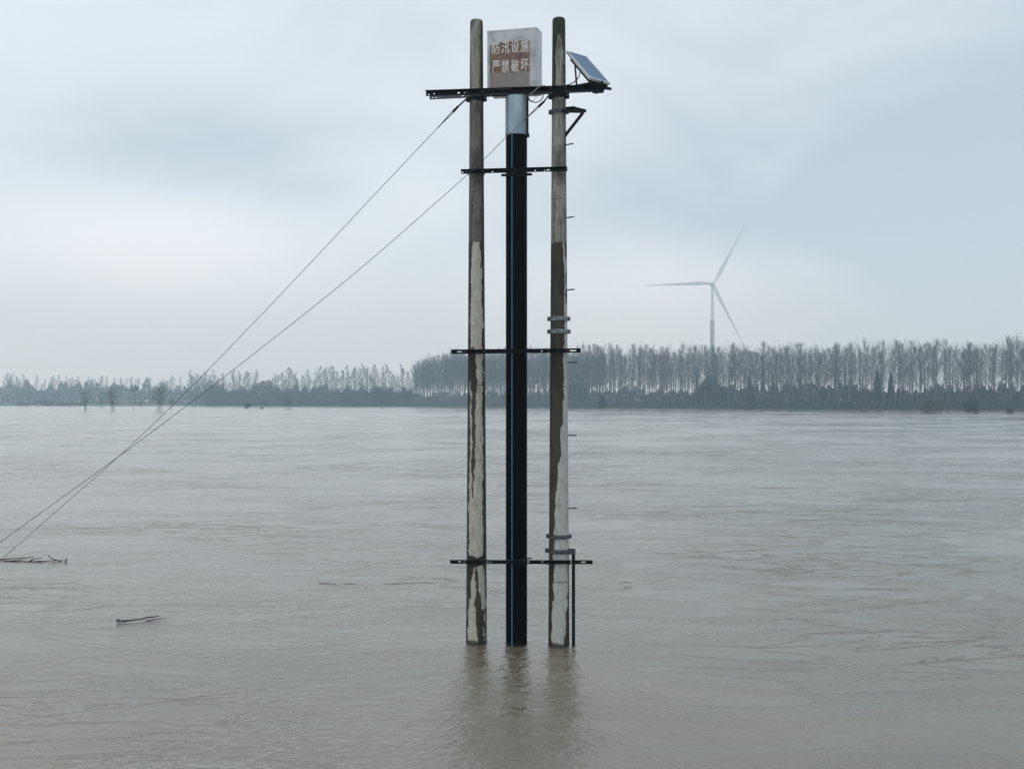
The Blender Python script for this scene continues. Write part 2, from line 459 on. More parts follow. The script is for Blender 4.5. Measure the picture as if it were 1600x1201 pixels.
    N.l(N.mapr(wet, 0, 1, .88, .7, False), b.inputs['Roughness'])
    b.inputs['Specular IOR Level'].default_value = .3
    hgt = N.m('ADD', N.m('MULTIPLY', light, .9), N.m('ADD', N.m('MULTIPLY', gr, .6), N.m('MULTIPLY', spk, .25)))
    N.l(N.bump(hgt, .006), b.inputs['Normal'])
    return m

def zat(py, d=YP): return EYE - (py - HZ) / F * d
def make_pole(which, px, ytop, label):
    c = loc(px, 1005, 0); base = Vector((c.x, 0, 0))
    ztop = loc(px, ytop, 0).z
    r0 = .095 + ztop / 150.
    p = root('concrete_pole', base)
    prof = []
    nzs = 60
    for i in range(nzs + 1):
        z = -1.6 + (ztop - .06 + 1.6) * i / nzs
        prof.append((r0 - z / 150., z))
    rt = r0 - ztop / 150
    prof += [(rt * .985, ztop - .03), (rt * .93, ztop - .012), (rt * .80, ztop - .002), (rt * .4, ztop)]
    mb = MB().lathe(prof, 40)
    # slight unevenness of the cast surface
    rg = random.Random(5 if which == 'L' else 6)
    mb.v = [(x * (1 + .004 * math.sin(9 * z + 3 * x)), y * (1 + .004 * math.sin(7 * z + 1)), z) for x, y, z in mb.v]
    mb.build('shaft', pole_mat('weathered_concrete_' + which, which, ztop, loc(px, 380, 0).z, r0), p, smooth=True)
    tag(p, label, 'pole', 'weathered concrete poles standing in the flood')
    return p, base, (lambda z: r0 - z / 150.), ztop
poleL, bL, rL, ztL = make_pole('L', 744.5, 32, 'weathered concrete pole left of the black pipe, pale peeling patches below')
poleR, bR, rR, ztR = make_pole('R', 873.2, 29, 'weathered concrete pole right of the black pipe, mossy top, row of step pegs')

# step pegs on the right pole
for py in (228, 341.5, 454, 566, 679.5, 793):
    z = loc(882, py, 0).z; r = rR(z)
    a = R(-8 if py > 500 else -22)
    d = Vector((math.cos(a), math.sin(a), .03 if py < 500 else 0.0))
    L = .13 if py != 566 else .155
    mb = MB().tube([d * (r - .03), d * (r + L)], .0105, 8)
    mb.build('step_peg', M['galvdark'], poleR, loc=(0, 0, z))

# band clamps: a ring with lugs and a bolt
def band_clamp(parent, base, rfun, z, h, matname, lug_side=-1, lug=.05, name='band_clamp'):
    r = rfun(z) + .006
    mb = MB(); n = 36
    for k in range(n):
        a0, a1 = 2 * math.pi * k / n, 2 * math.pi * (k + 1) / n
        for rr, zz in ((r, -h / 2), (r, h / 2), (r + .009, h / 2), (r + .009, -h / 2)):
            mb.v.append((rr * math.cos(a0), rr * math.sin(a0), zz))
    for k in range(n):
        for j in range(4):
            a = k * 4 + j; b2 = k * 4 + (j + 1) % 4; c2 = ((k + 1) % n) * 4 + (j + 1) % 4; d2 = ((k + 1) % n) * 4 + j
            mb.f.append((a, b2, c2, d2))
    o = mb.build(name, M[matname], parent, smooth=False, loc=(0, 0, z))
    for s in (-1, 1):
        lm = MB()
        for dy in (-.018, .018):
            lm.box((s * (r + lug / 2), dy, 0), (lug + .01, .008, h))
        lm.build('lug', M[matname], o)
        bm_ = MB().tube([(s * (r + lug * .62), -.045, 0), (s * (r + lug * .62), .045, 0)], .009, 6)
        bm_.tube([(s * (r + lug * .62), -.036, 0), (s * (r + lug * .62), -.024, 0)], .017, 6)
        bm_.build('bolt', M['galvdark'], o)
        if s == -1 and lug_side == -1 and lug > .05: break
    return o
for py in (497, 517): band_clamp(poleR, bR, rR, loc(873, py, -.12).z, .062, 'galv', lug=.035)
band_clamp(poleR, bR, rR, loc(873, 839, -.14).z, .055, 'galvdark', lug=.03)
z_rb = loc(873, 862, -.14).z
band_clamp(poleR, bR, rR, z_rb, .062, 'galvdark', lug=.045)
band_clamp(poleR, bR, rR, loc(873, 172, -.1).z, .060, 'galvdark', lug=.035)
band_clamp(poleL, bL, rL, loc(744, 152.5, -.1).z, .060, 'steel', lug=.04)
band_clamp(poleR, bR, rR, loc(870, 147.5, -.1).z, .070, 'steel', lug=.04)

# ------- black gauge pipe with its steel sleeve
pipe_base = Vector((0, 0, 0))
pipe = root('gauge_pipe', pipe_base)
z_pt = loc(807, 208, -.16).z; z_ct = loc(807, 152.5, 0).z
RP = .1585
prof = [(RP, -1.6 + (z_pt + 1.6 + .2) * i / 30) for i in range(31)]
def pipe_mat():
    m, nt, b = mat('black_pipe_plastic'); N = NT(nt)
    f = N.noise(6, 5, .6, None, (1, 1, .12)); g = N.noise(40, 3, .6)
    sx = N.n('ShaderNodeSeparateXYZ'); N.l(N.obj(), sx.inputs[0])
    dust = N.m('MULTIPLY', N.mapr(f, .48, .75), .5)
    c = N.mix(dust, (.0012, .0020, .0030), (.0035, .0050, .0065))
    wet = N.mapr(N.m('ADD', sx.outputs[2], N.m('MULTIPLY', f, .2)), .12, .22, 1, 0)
    N.l(N.mix(wet, c, (.010, .009, .008)), b.inputs['Base Color'])
    N.l(N.mapr(f, .3, .7, .38, .55), b.inputs['Roughness']); b.inputs['Specular IOR Level'].default_value = .04
    N.l(N.bump(g, .0008), b.inputs['Normal'])
    return m
M['pipe'] = pipe_mat()
MB().lathe(prof, 48).build('pipe_barrel', M['pipe'], pipe, smooth=True)
st = MB()
a0 = -math.pi / 2 - math.asin(.30); hw = .030
seg = 4; zs_ = [-1.6, 0.0, 3.0, z_pt - .004]
for z in zs_:
    for i in range(seg + 1):
        a = a0 + hw * (2 * i / seg - 1)
        st.v.append(((RP + .0016) * math.cos(a), (RP + .0016) * math.sin(a), z))
for j in range(len(zs_) - 1):
    for i in range(seg):
        a = j * (seg + 1) + i; st.f.append((a, a + 1, a + seg + 2, a + seg + 1))
M['stripe'] = simple('blue_pipe_stripe', (.070, .210, .330), .5, 0, .15, 5)
st.build('blue_stripe', M['stripe'], pipe, smooth=True)
RS = .1665
sl = MB().lathe([(RS, z_pt - .002), (RS, z_ct - .004), (RS + .004, z_ct), (RS - .004, z_ct + .004), (RS - .010, z_ct), (RS - .010, z_pt - .002), (RS, z_pt - .002)], 48, False, False)
def sleeve_mat():
    m, nt, b = mat('galvanised_sleeve'); N = NT(nt)
    f = N.noise(5, 5, .6, None, (1, 1, .3)); g = N.noise(24, 4, .65)
    c = N.mix(N.mapr(f, .35, .65), (.200, .270, .312), (.300, .380, .430))
    c = N.mix(N.mapr(g, .62, .72), c, (.20, .23, .25))
    N.l(c, b.inputs['Base Color']); b.inputs['Metallic'].default_value = .55; b.inputs['Roughness'].default_value = .42
    return m
M['sleeve'] = sleeve_mat()
slo = sl.build('steel_sleeve', M['sleeve'], pipe, smooth=True)
fl = MB().box((RS - .006, -.045, (z_pt + z_ct) / 2 - .012), (.050, .014, z_ct - z_pt + .03))
fl.box((RS + .012, -.045, z_pt - .01), (.035, .05, .05))
fl.build('sleeve_flange', M['steel'], slo)
sm = MB().box((-.03, -RS - .0005, (z_pt + z_ct) / 2), (.012, .006, z_ct - z_pt - .02))
sm.build('sleeve_seam', M['sleeve'], slo)
MB().lathe([(.0, z_ct - .03), (RS - .011, z_ct - .03)], 32, False, False).build('sleeve_lid', M['galvdark'], slo)

tag(pipe, 'tall black plastic pipe with a blue stripe and bright steel sleeve on top', 'pipe')

# ------- angle-iron crossarms (vertical leg with slots, horizontal leg on top towards the viewer)
def crossarm(pxa, pya, pxb, pyb, ly, h, flange, holes, label, group='steel angle crossarms', matn='steel', flip=False):
    A = loc(pxa, pya, ly); B = loc(pxb, pyb, ly)
    L = B.x - A.x; dz = B.z - A.z
    o = root('crossarm', (A.x, ly, A.z))
    hs = []
    for (px, py, hw, hh) in holes:
        q = loc(px, py, ly); f = (q.x - A.x) / L
        hs.append((q.x - A.x, q.z - A.z - dz * f + h / 2, hw, hh))
    vs_, fs = plate(L, h, .008, hs)
    m = MB(); m.add([(x, y, z - h / 2 + dz * x / L) for x, y, z in vs_], fs)
    m.build('web', M[matn], o)
    t = MB(); s = 1 if flip else -1
    y0, y1 = (.0082, .0082 + flange) if flip else (-flange, -.0002)
    t.add([(0, y0, h / 2 - .008), (L, y0, h / 2 - .008 + dz), (L, y1, h / 2 - .008 + dz), (0, y1, h / 2 - .008),
           (0, y0, h / 2), (L, y0, h / 2 + dz), (L, y1, h / 2 + dz), (0, y1, h / 2)],
          [(0, 1, 2, 3), (7, 6, 5, 4), (0, 4, 5, 1), (1, 5, 6, 2), (2, 6, 7, 3), (3, 7, 4, 0)])
    t.build('flange', M[matn], o)
    tag(o, label, 'crossarm', group)
    return o, A, B
def ubolt(arm, A, cx, r, ly, dz=0):
    """U bolt holding the arm to a pole: runs round the back of the pole, nuts on the front"""
    m = MB(); pts = []
    for k in range(13):
        a = math.pi * k / 12
        pts.append((cx - A.x + (r + .012) * math.cos(a), -ly + (r + .012) * math.sin(a), dz))
    pts = [(cx - A.x + r + .012, -.03, dz)] + pts + [(cx - A.x - r - .012, -.03, dz)]
    m.tube(pts, .008, 6)
    for s in (-1, 1):
        m.tube([(cx - A.x + s * (r + .012), -.018, dz), (cx - A.x + s * (r + .012), -.002, dz)], .016, 6)
    m.build('u_bolt', M['galvdark'], arm)

armT, A, B = crossarm(665.5, 146.5, 943, 137, -.125, .070, .060,
    [(670, 147.8, .011, .011), (678.3, 146.3, .011, .011), (716.7, 145, .019, .012), (725.5, 145, .008, .008), (755, 144, .008, .009), (757.5, 148.4, .008, .009)],
    'long slotted steel crossarm in front of both poles, carrying the lettered box')
ubolt(armT, A, bL.x, rL(A.z), -.125, -.005); ubolt(armT, A, bR.x, rR(A.z), -.125, .01)
armR, A2, B2 = crossarm(671, 152.2, 944.5, 139.5, .125, .066, .060,
    [(676.2, 152.6, .011, .011), (681.3, 152.4, .011, .011), (723, 149.4, .020, .010), (817.5, 146.8, .012, .012)],
    'long steel crossarm behind both poles, just below the front one', matn='galvdark', flip=True)
armU, A, B = crossarm(720.5, 268.6, 886, 264.2, -.168, .058, .050,
    [(723, 269.1, .011, .011), (769.5, 268.4, .011, .011), (836.3, 266.4, .011, .011), (851, 266.4, .009, .009), (856.5, 265.4, .022, .009), (883.7, 264.8, .010, .011)],
    'short steel crossarm high up, crossed by the guy wire in front of the left pole')
ubolt(armU, A, bL.x, rL(A.z), -.168); ubolt(armU, A, bR.x, rR(A.z), -.168, .02)
z_u = loc(807, 272.5, -.17).z - A.z
MB().box((loc(807, 272, -.17).x - A.x, .02, z_u), (.45, .045, .030)).build('saddle_strap', M['steel'], armU)
armM, A, B = crossarm(705, 549.4, 907.5, 547.5, -.168, .062, .055,
    [(718, 549.4, .042, .011), (846.5, 548.4, .011, .012), (895.5, 547.6, .048, .011)],
    'steel crossarm with long end slots level with the far treetops')
ubolt(armM, A, bL.x, rL(A.z), -.168); ubolt(armM, A, bR.x, rR(A.z), -.168)
armB, A, B = crossarm(703.5, 877.2, 926, 877.8, -.172, .058, .055,
    [(718, 877, .022, .010), (725.8, 877, .016, .009), (762, 877.2, .010, .008), (766.5, 878, .014, .006), (825.5, 877.5, .018, .009), (847.5, 877.5, .010, .010), (892.5, 877.8, .010, .012), (911.5, 877.8, .034, .011)],
    'lowest steel crossarm with slots, just above the brown water')
ubolt(armB, A, bL.x, rL(A.z), -.172); ubolt(armB, A, bR.x, rR(A.z), -.172)
q = loc(826, 871.5, -.17)
MB().bar((q.x - A.x - .09, .0, q.z - A.z - .012), (q.x - A.x + .045, -.03, q.z - A.z + .004), .03, .018).build('loose_stub', M['steel'], armB)

# ------- slim staff beside the right pole
sb = loc(896.2, 1006, -.03); stp = loc(896, 857, -.03)
staff = root('slim_staff', (sb.x, -.03, 0))
m = MB().bar((0, 0, -1.5), (stp.x - sb.x, 0, stp.z), .012, .048, (1, 0, 0))
m.bar((.017, .018, -1.5), (stp.x - sb.x + .017, .018, stp.z), .030, .010, (1, 0, 0))
m.build('upright', M['steel'], staff)
q = loc(896, 862, -.03)
MB().bar((-.13, -.035, q.z), (.03, -.022, q.z), .02, .062).build('strut', M['galvdark'], staff)
for py in (880, 960):
    q = loc(896, py, -.03); MB().tube([(0, -.03, q.z), (0, .02, q.z)], .012, 6).build('bolt', M['galvdark'], staff)
tag(staff, 'slim dark steel staff dipping into the water beside the right pole', 'staff')

# ------- lettered control box on the top crossarms
BTH = R(4.5)       # turned a little further than the crossarms
zb = loc(800, 136.5, -.2).z
c0 = loc(761.2, 137, -.13); c1 = loc(838, 137, -.18)
bw = (c1 - c0).length; bh = loc(838, 43.5, -.19).z - zb + .004; bd = .46
box = empty('control_box', W((c0.x, c0.y, zb)), ROT - BTH)
def box_mat(front):
    m, nt, b = mat('stainless_box_front' if front else 'stainless_box_side'); N = NT(nt)
    o = N.obj(); sx = N.n('ShaderNodeSeparateXYZ'); N.l(o, sx.inputs[0]); x, y, z = sx.outputs
    br = N.noise(5, 4, .6, o, (.3, .3, 12))
    cl = N.noise(3.2, 4, .6, o)
    base = N.mix(N.mapr(cl, .32, .68), (.22, .232, .240) if front else (.42, .44, .455), (.40, .415, .425) if front else (.58, .60, .62))
    base = N.mix(N.m('MULTIPLY', N.mapr(br, .3, .7), .3), base, (.35, .36, .37))
    b.inputs['Metallic'].default_value = .5
    if front:
        fx = N.m('DIVIDE', x, bw); fz = N.m('DIVIDE', z, bh)
        wb = N.m('MULTIPLY', N.m('SUBTRACT', N.noise(9, 5, .6, o), .5), .10)
        wb2 = N.m('MULTIPLY', N.m('SUBTRACT', N.noise(14, 5, .65, o, None, 0, (3, 3, 3)), .5), .06)
        # left edge bulges inward at the top corner
        cut = N.m('MULTIPLY', N.mapr(fz, .66, .80), N.mapr(fx, .30, .02, 0, .06))
        p = N.m('MULTIPLY', N.mapr(N.m('ADD', fx, wb2), .050, .062), N.mapr(N.m('ADD', fx, N.m('MULTIPLY', wb2, .25)), .870, .864))
        p = N.m('MULTIPLY', p, N.mapr(N.m('ADD', fz, wb2), .262, .276))
        p = N.m('MULTIPLY', p, N.mapr(N.m('ADD', N.m('ADD', fz, cut), wb), .800, .788))
        rn = N.noise(16, 6, .7, o, None, .5, (9, 1, 2))
        rust = N.mix(N.mapr(rn, .34, .66), (.088, .056, .042), (.205, .130, .095))
        rust = N.mix(N.mapr(N.noise(11, 5, .7, o, (1, 1, 2)), .60, .72), rust, (.27, .11, .045))
        # rain-borne rust wash below the painted field
        wash = N.noise(14, 4, .6, o, (1, 1, .10))
        wsh = N.m('MULTIPLY', N.mapr(fz, .36, .24), N.m('MULTIPLY', N.mapr(fx, .02, .07), N.mapr(fx, .90, .84)))
        wsh = N.m('MULTIPLY', wsh, N.mapr(wash, .25, .65, .55, .95))
        haze_ = N.m('MULTIPLY', N.mapr(N.noise(6, 4, .6, o, (1, 1, .3)), .4, .7), .35)
        base = N.mix(wsh, base, N.mix(N.mapr(wash, .35, .65), (.112, .093, .082), (.205, .175, .158)))
        thin = N.mapr(rn, .60, .70, 1, .55)
        pm = N.m('MULTIPLY', p, thin)
        N.l(N.mix(pm, base, rust), b.inputs['Base Color'])
        N.l(N.mapr(N.m('MAXIMUM', p, wsh), 0, 1, .5, 0, False), b.inputs['Metallic'])
        N.l(N.mapr(N.m('MAXIMUM', p, wsh), 0, 1, .40, .8, False), b.inputs['Roughness'])
    else:
        N.l(base, b.inputs['Base Color']); b.inputs['Roughness'].default_value = .42
    N.l(N.bump(N.m('ADD', br, N.m('MULTIPLY', cl, 3.)), .0012), b.inputs['Normal'])
    return m
M['boxf'] = box_mat(True); M['boxs'] = box_mat(False)
rise = .085
bd_ = MB().add([(0, 0, 0), (bw, 0, 0), (bw, bd, 0), (0, bd, 0), (0, 0, bh), (bw, 0, bh), (bw, bd, bh + rise), (0, bd, bh + rise)],
               [(0, 1, 2, 3), (4, 7, 6, 5), (0, 4, 5, 1), (1, 5, 6, 2), (2, 6, 7, 3), (3, 7, 4, 0)])
bobj = bd_.build('cabinet', M['boxs'], box)
bv = bobj.modifiers.new('edge', 'BEVEL'); bv.width = .006; bv.segments = 2
door = MB().box((bw / 2, -.004, bh / 2), (bw - .012, .006, bh - .012)).build('door', M['boxf'], box)
bv = door.modifiers.new('edge', 'BEVEL'); bv.width = .002; bv.segments = 1
MB().box((.082, -.0075, bh / 2), (.004, .003, bh - .03)).build('door_seam', M['galvdark'], door)
MB().add([(bw + .004, -.012, bh - .012), (bw + .004, bd + .01, bh + rise - .012), (bw + .004, bd + .01, bh + rise + .004), (bw + .004, -.012, bh + .004),
          (-.004, -.012, bh - .012), (-.004, bd + .01, bh + rise - .012), (-.004, bd + .01, bh + rise + .004), (-.004, -.012, bh + .004)],
         [(0, 1, 2, 3), (7, 6, 5, 4), (3, 2, 6, 7), (0, 3, 7, 4), (1, 5, 6, 2), (0, 4, 5, 1)]).build('roof_cap', M['boxs'], box)
def ink_mat():
    m, nt, b = mat('bare_stencil_letters'); N = NT(nt)
    f = N.noise(26, 5, .7); g = N.noise(60, 3, .6)
    c = N.mix(N.mapr(f, .48, .64), (.50, .485, .465), (.36, .32, .29))
    N.l(N.mix(N.mapr(g, .66, .74), c, (.28, .22, .18)), b.inputs['Base Color']); b.inputs['Roughness'].default_value = .7
    return m
M['ink'] = ink_mat()
def lettering(txt, x0, x1, z0, z1):
    n = len(txt)
    for i, ch in enumerate(txt):
        cu = bpy.data.curves.new('letter', 'FONT'); cu.body = ch; cu.size = 1; cu.extrude = 0; cu.offset = 0
        t = bpy.data.objects.new('letter_tmp', cu); COL.objects.link(t)
        bpy.context.view_layer.update()
        me = bpy.data.meshes.new_from_object(t.evaluated_get(bpy.context.evaluated_depsgraph_get()))
        bpy.data.objects.remove(t); bpy.data.curves.remove(cu)
        co = np.array([v.co[:] for v in me.vertices])
        if len(co) == 0: continue
        lo, hi = co.min(0), co.max(0)
        cw = (x1 - x0) / n
        # heavy brush strokes: the outline laid down several times, a hair apart
        tri = [tuple(p.vertices) for p in me.polygons]; mb = MB()
        for k, (ox, oz) in enumerate(((0, 0), (-.026, 0), (.026, 0), (0, .016), (0, -.016))):
            mb.add([(x0 + cw * (i + .07 + .80 * ((c_[0] - lo[0]) / (hi[0] - lo[0])) + ox), -.0084 - .0003 * k,
                     z0 + (z1 - z0) * ((c_[1] - lo[1]) / (hi[1] - lo[1]) + oz)) for c_ in co], tri)
        mb.build('lettering', M['ink'], door, fix=False)
fx = lambda px: (px - 761) / 77 * bw
fz = lambda py: (137 - py) / 91.5 * bh
lettering('防汛设施', fx(767.8), fx(828), fz(82.5), fz(63.0))
lettering('严禁破坏', fx(767.8), fx(828), fz(112), fz(92.5))
tag(box, 'rusty stainless control box with white Chinese lettering on top of the crossarms', 'control box')
# cable loop under the box, running to the right pole
cb = root('hanging_cable', loc(838, 137, -.14)); b0 = loc(838, 137, -.14)
def lp(pts): return [rel(loc(px, py, ly), b0) for px, py, ly in pts]
def smooth_path(p, n=6):
    out = []
    p = [Vector(q) for q in p]
    for i in range(len(p) - 1):
        a, b_, c_, d_ = p[max(i - 1, 0)], p[i], p[i + 1], p[min(i + 2, len(p) - 1)]
        for k in range(n):
            t = k / n
            out.append(.5 * ((2 * b_) + (c_ - a) * t + (2 * a - 5 * b_ + 4 * c_ - d_) * t * t + (3 * b_ - a - 3 * c_ + d_) * t ** 3))
    out.append(p[-1]); return out
MB().tube(smooth_path(lp([(855, 137, -.08), (850, 133.6, -.2), (844, 134.5, -.21), (834, 143, -.22), (826.5, 149.2, -.22)])), .006, 6).build('grey_lead', M['greycable'], cb, smooth=True)
MB().tube(smooth_path(lp([(826.5, 149.2, -.22), (825.5, 152, -.21), (828, 156.5, -.2), (833, 159.5, -.18), (838, 160, -.16), (844, 157.5, -.14), (848, 152.5, -.12), (849.5, 147, -.11)])), .0075, 6).build('black_loop', M['cable'], cb, smooth=True)
MB().tube(smooth_path(lp([(826, 156, -.2), (830, 159, -.19), (835, 156, -.18), (837, 150, -.17), (840, 153, -.16)])), .004, 5).build('thin_tail', M['wire'], cb, smooth=True)
tag(cb, 'loop of thin cable hanging below the box beside the right pole', 'cable')

# ------- solar panel on the right ends of the top crossarms
def ray(px, py, Y): return Vector(((px - 800) / F * Y, Y, EYE - (py - HZ) / F * Y))
s0 = ray(885.5, 79.0, 14.86)                       # upper left corner
s2 = ray(916.5, 87.5, 15.08)                       # upper right corner
s1 = ray(921.5, 121.0, 14.36)                      # lower left corner
ea = (s1 - s0); eb = (s2 - s0)
n_ = ea.cross(eb).normalized()
if n_.z < 0: n_ = -n_
eb = (eb - ea.normalized() * eb.dot(ea.normalized()))   # make it a true rectangle
LA, LB = ea.length, eb.length; ua, ub = ea.normalized(), eb.normalized()
sp_base = W(loc(918, 135, 0.0))
sol = empty('solar_panel', sp_base, 0)
def S(a, b_, c=0): return s0 + ua * (a * LA) + ub * (b_ * LB) + n_ * c - sp_base
fr = MB(); fw = .020
for a, b_, c, d in ((0, 0, 1, 0), (0, 1, 1, 1), (0, 0, 0, 1), (1, 0, 1, 1)):
    off = {(0, 0, 1, 0): ub * fw / 2, (0, 1, 1, 1): -ub * fw / 2, (0, 0, 0, 1): ua * fw / 2, (1, 0, 1, 1): -ua * fw / 2}[(a, b_, c, d)]
    p, q = S(a, b_) + off, S(c, d) + off
    if a == c: p = p + ub * fw; q = q - ub * fw
    fr.bar(p - n_ * .017, q - n_ * .017, fw, .034, n_)
fr.build('panel_frame', M['alu'], sol)
def cell_mat():
    m, nt, b = mat('blue_solar_cells'); N = NT(nt)
    f = N.noise(9, 4, .6)
    N.l(N.mix(N.mapr(f, .3, .7), (.030, .095, .205), (.050, .135, .255)), b.inputs['Base Color'])
    b.inputs['Roughness'].default_value = .35; b.inputs['Specular IOR Level'].default_value = .18
    return m
M['cell'] = cell_mat(); M['cellback'] = simple('pale_cell_backing', (.22, .30, .36), .5)
bk = MB(); i0, i1 = fw / LA, 1 - fw / LA; j0, j1 = fw / LB, 1 - fw / LB
p4 = [S(i0, j0, -.008), S(i1, j0, -.008), S(i1, j1, -.008), S(i0, j1, -.008)]
p8 = [p - n_ * .006 for p in p4]
bk.add(p4 + p8, [(0, 1, 2, 3), (7, 6, 5, 4), (0, 4, 5, 1), (1, 5, 6, 2), (2, 6, 7, 3), (3, 7, 4, 0)])
bko = bk.build('backing_sheet', M['cellback'], sol)
NA, NB = 9, 4
for i in range(NA):
    for j in range(NB):
        g = .06
        a, b_ = i0 + (i1 - i0) * (i + g) / NA, i0 * 0 + i0 + (i1 - i0) * (i + 1 - g) / NA
        c, d = j0 + (j1 - j0) * (j + g) / NB, j0 + (j1 - j0) * (j + 1 - g) / NB
        MB().add([S(a, c, -.0055), S(b_, c, -.0055), S(b_, d, -.0055), S(a, d, -.0055)], [(0, 1, 2, 3)]).build('cell', M['cell'], bko, fix=False)
st = MB()
for b_ in (.14, .86): st.bar(S(.16, b_, -.058), S(1.03, b_, -.058), .035, .045, n_)
st.build('rail', M['steel'], sol)
def Wl(px, py, ly): return W(loc(px, py, ly)) - sp_base
ft1, ft2 = S(1.03, .10, -.075), S(1.03, 1.0, -.075)
MB().bar(ft1, ft2 + (ft2 - ft1) * .12, .035, .030).build('front_bar', M['steel'], sol)
MB().bar(ft1, Wl(893, 136, .02), .035, .032).build('left_base_bar', M['steel'], sol)
MB().bar(ft2 + (ft2 - ft1) * .10, Wl(936, 136.5, .05), .035, .032).build('right_base_bar', M['steel'], sol)
pt = S(.36, .13, -.08)
MB().bar(pt, Wl(901, 134.5, -.02) * 1.0, .022, .022).build('upright_strut', M['steel'], sol)
MB().bar(S(1.0, .4, -.05), S(1.0, .4, -.05) - Vector((0, 0, .16)), .026, .026, (0, 1, 0)).build('foot_strut', M['steel'], sol)
q = Wl(934, 136, -.02)
MB().box(q, (.16, .22, .12), Matrix.Rotation(ROT, 3, 'Z')).build('mount_block', M['steel'], sol)
pts = [ray(x, y, Yq) - sp_base for x, y, Yq in ((906.5, 108, 14.72), (906.3, 113, 14.72), (904.5, 119.5, 14.70), (900.5, 125.5, 14.67), (894, 130, 14.63), (888, 132.6, 14.60), (881, 134.2, 14.58))]
MB().tube(smooth_path(pts), .008, 6).build('panel_cable', M['cable'], sol, smooth=True)
tag(sol, 'small blue solar panel tilted on the right end of the crossarms', 'solar panel')

# ------- bracket below the solar panel
k0 = loc(881, 172, -.02); br_ = root('triangular_bracket', (bR.x, 0, k0.z))
def K(px, py, ly): return rel(loc(px, py, ly), (bR.x, 0, k0.z))
tip = K(912.5, 174, -.10); bk2 = K(898, 168.6, .14)
MB().bar(K(879, 173.2, -.11), tip, .045, .042).build('front_angle', M['steel'], br_)
MB().bar(K(879, 170.5, .10), bk2, .045, .042).build('rear_angle', M['steel'], br_)
MB().bar(bk2 + Vector((-.03, 0, 0)), tip + Vector((.015, -.02, .0)), .045, .046).build('end_angle', M['steel'], br_)
MB().bar(K(911.5, 175.5, -.09), K(881.5, 214, -.03), .040, .034, (0, 1, 0)).build('brace', M['steel'], br_)
tag(br_, 'empty triangular steel bracket on the right pole under the solar panel', 'bracket')

# ------- guy wires
def guy(name, hook, pts, label, grip_px):
    base = pts[0]
    o = empty(name, base, 0)
    P_ = [p - base for p in pts]
    path = smooth_path(P_, 14)
    MB().tube(path, .0046, 6).build('wire', M['wire'], o, smooth=True)
    # doubled strand and wedge clamp at the upper end
    up = P_[-1]; d = (P_[-2] - up).normalized()
    side = d.cross(Vector((0, 1, 0))).normalized()
    g = grip_px
    for s in (-1, 1):
        MB().tube([up + d * .10 + side * s * .017, up + d * (g * .45) + side * s * .014, up + d * g + side * s * .004], .0038, 6).build('grip_strand', M['wire'], o)
    c = MB().tube([up + d * .02, up + d * .06, up + d * .13, up + d * .165], [.010, .018, .016, .008], 8)
    c.build('wedge_clamp', M['steel'], o, smooth=False)
    MB().bar(up + d * .04, hook - base, .016, .018).build('shackle', M['steel'], o)
    MB().tube([up + d * (g - .02), up + d * (g + .07)], .0085, 6).build('wire_clip', M['wire'], o)
    tag(o, label, 'guy wire', 'guy wires to the lower left')
    return o
def wire_pts(px_list, Y0, Y1, n=None):
    xs_ = [p[0] for p in px_list]
    # depth varies so that 1/Y is linear along the image line
    out = []
    x0, x1 = xs_[0], xs_[-1]
    for px, py in px_list:
        t = (px - x0) / (x1 - x0)
        out.append(ray(px, py, 1 / ((1 - t) / Y0 + t / Y1)))
    return out
ya = EYE * F / (880 - HZ)
hookA = W(loc(729, 154.5, -.06)); hA = loc(719, 166, -.06)
Yh = W(hA).y
gA = wire_pts([(-45, 916), (0, 875.5), (60, 823), (190, 708.5), (300, 603), (420, 479.5), (560, 331), (640, 246), (719, 163)], EYE * F / (912 - HZ), Yh)
guy('guy_wire', hookA, gA, 'guy wire from the left pole, the steeper of the two', .42)
hookB = W(loc(857, 149.5, -.19)); Yh = W(loc(853, 154, -.23)).y
gB = wire_pts([(-210, 998), (-100, 920), (0, 847), (190, 709.5), (270, 650), (400, 550), (560, 422), (733, 270.5), (790, 215.5), (853.5, 155.5)], EYE * F / (1000 - HZ), Yh)
guy('guy_wire', hookB, gB, 'guy wire from the right pole, passing in front of the pipe and left pole', .36)

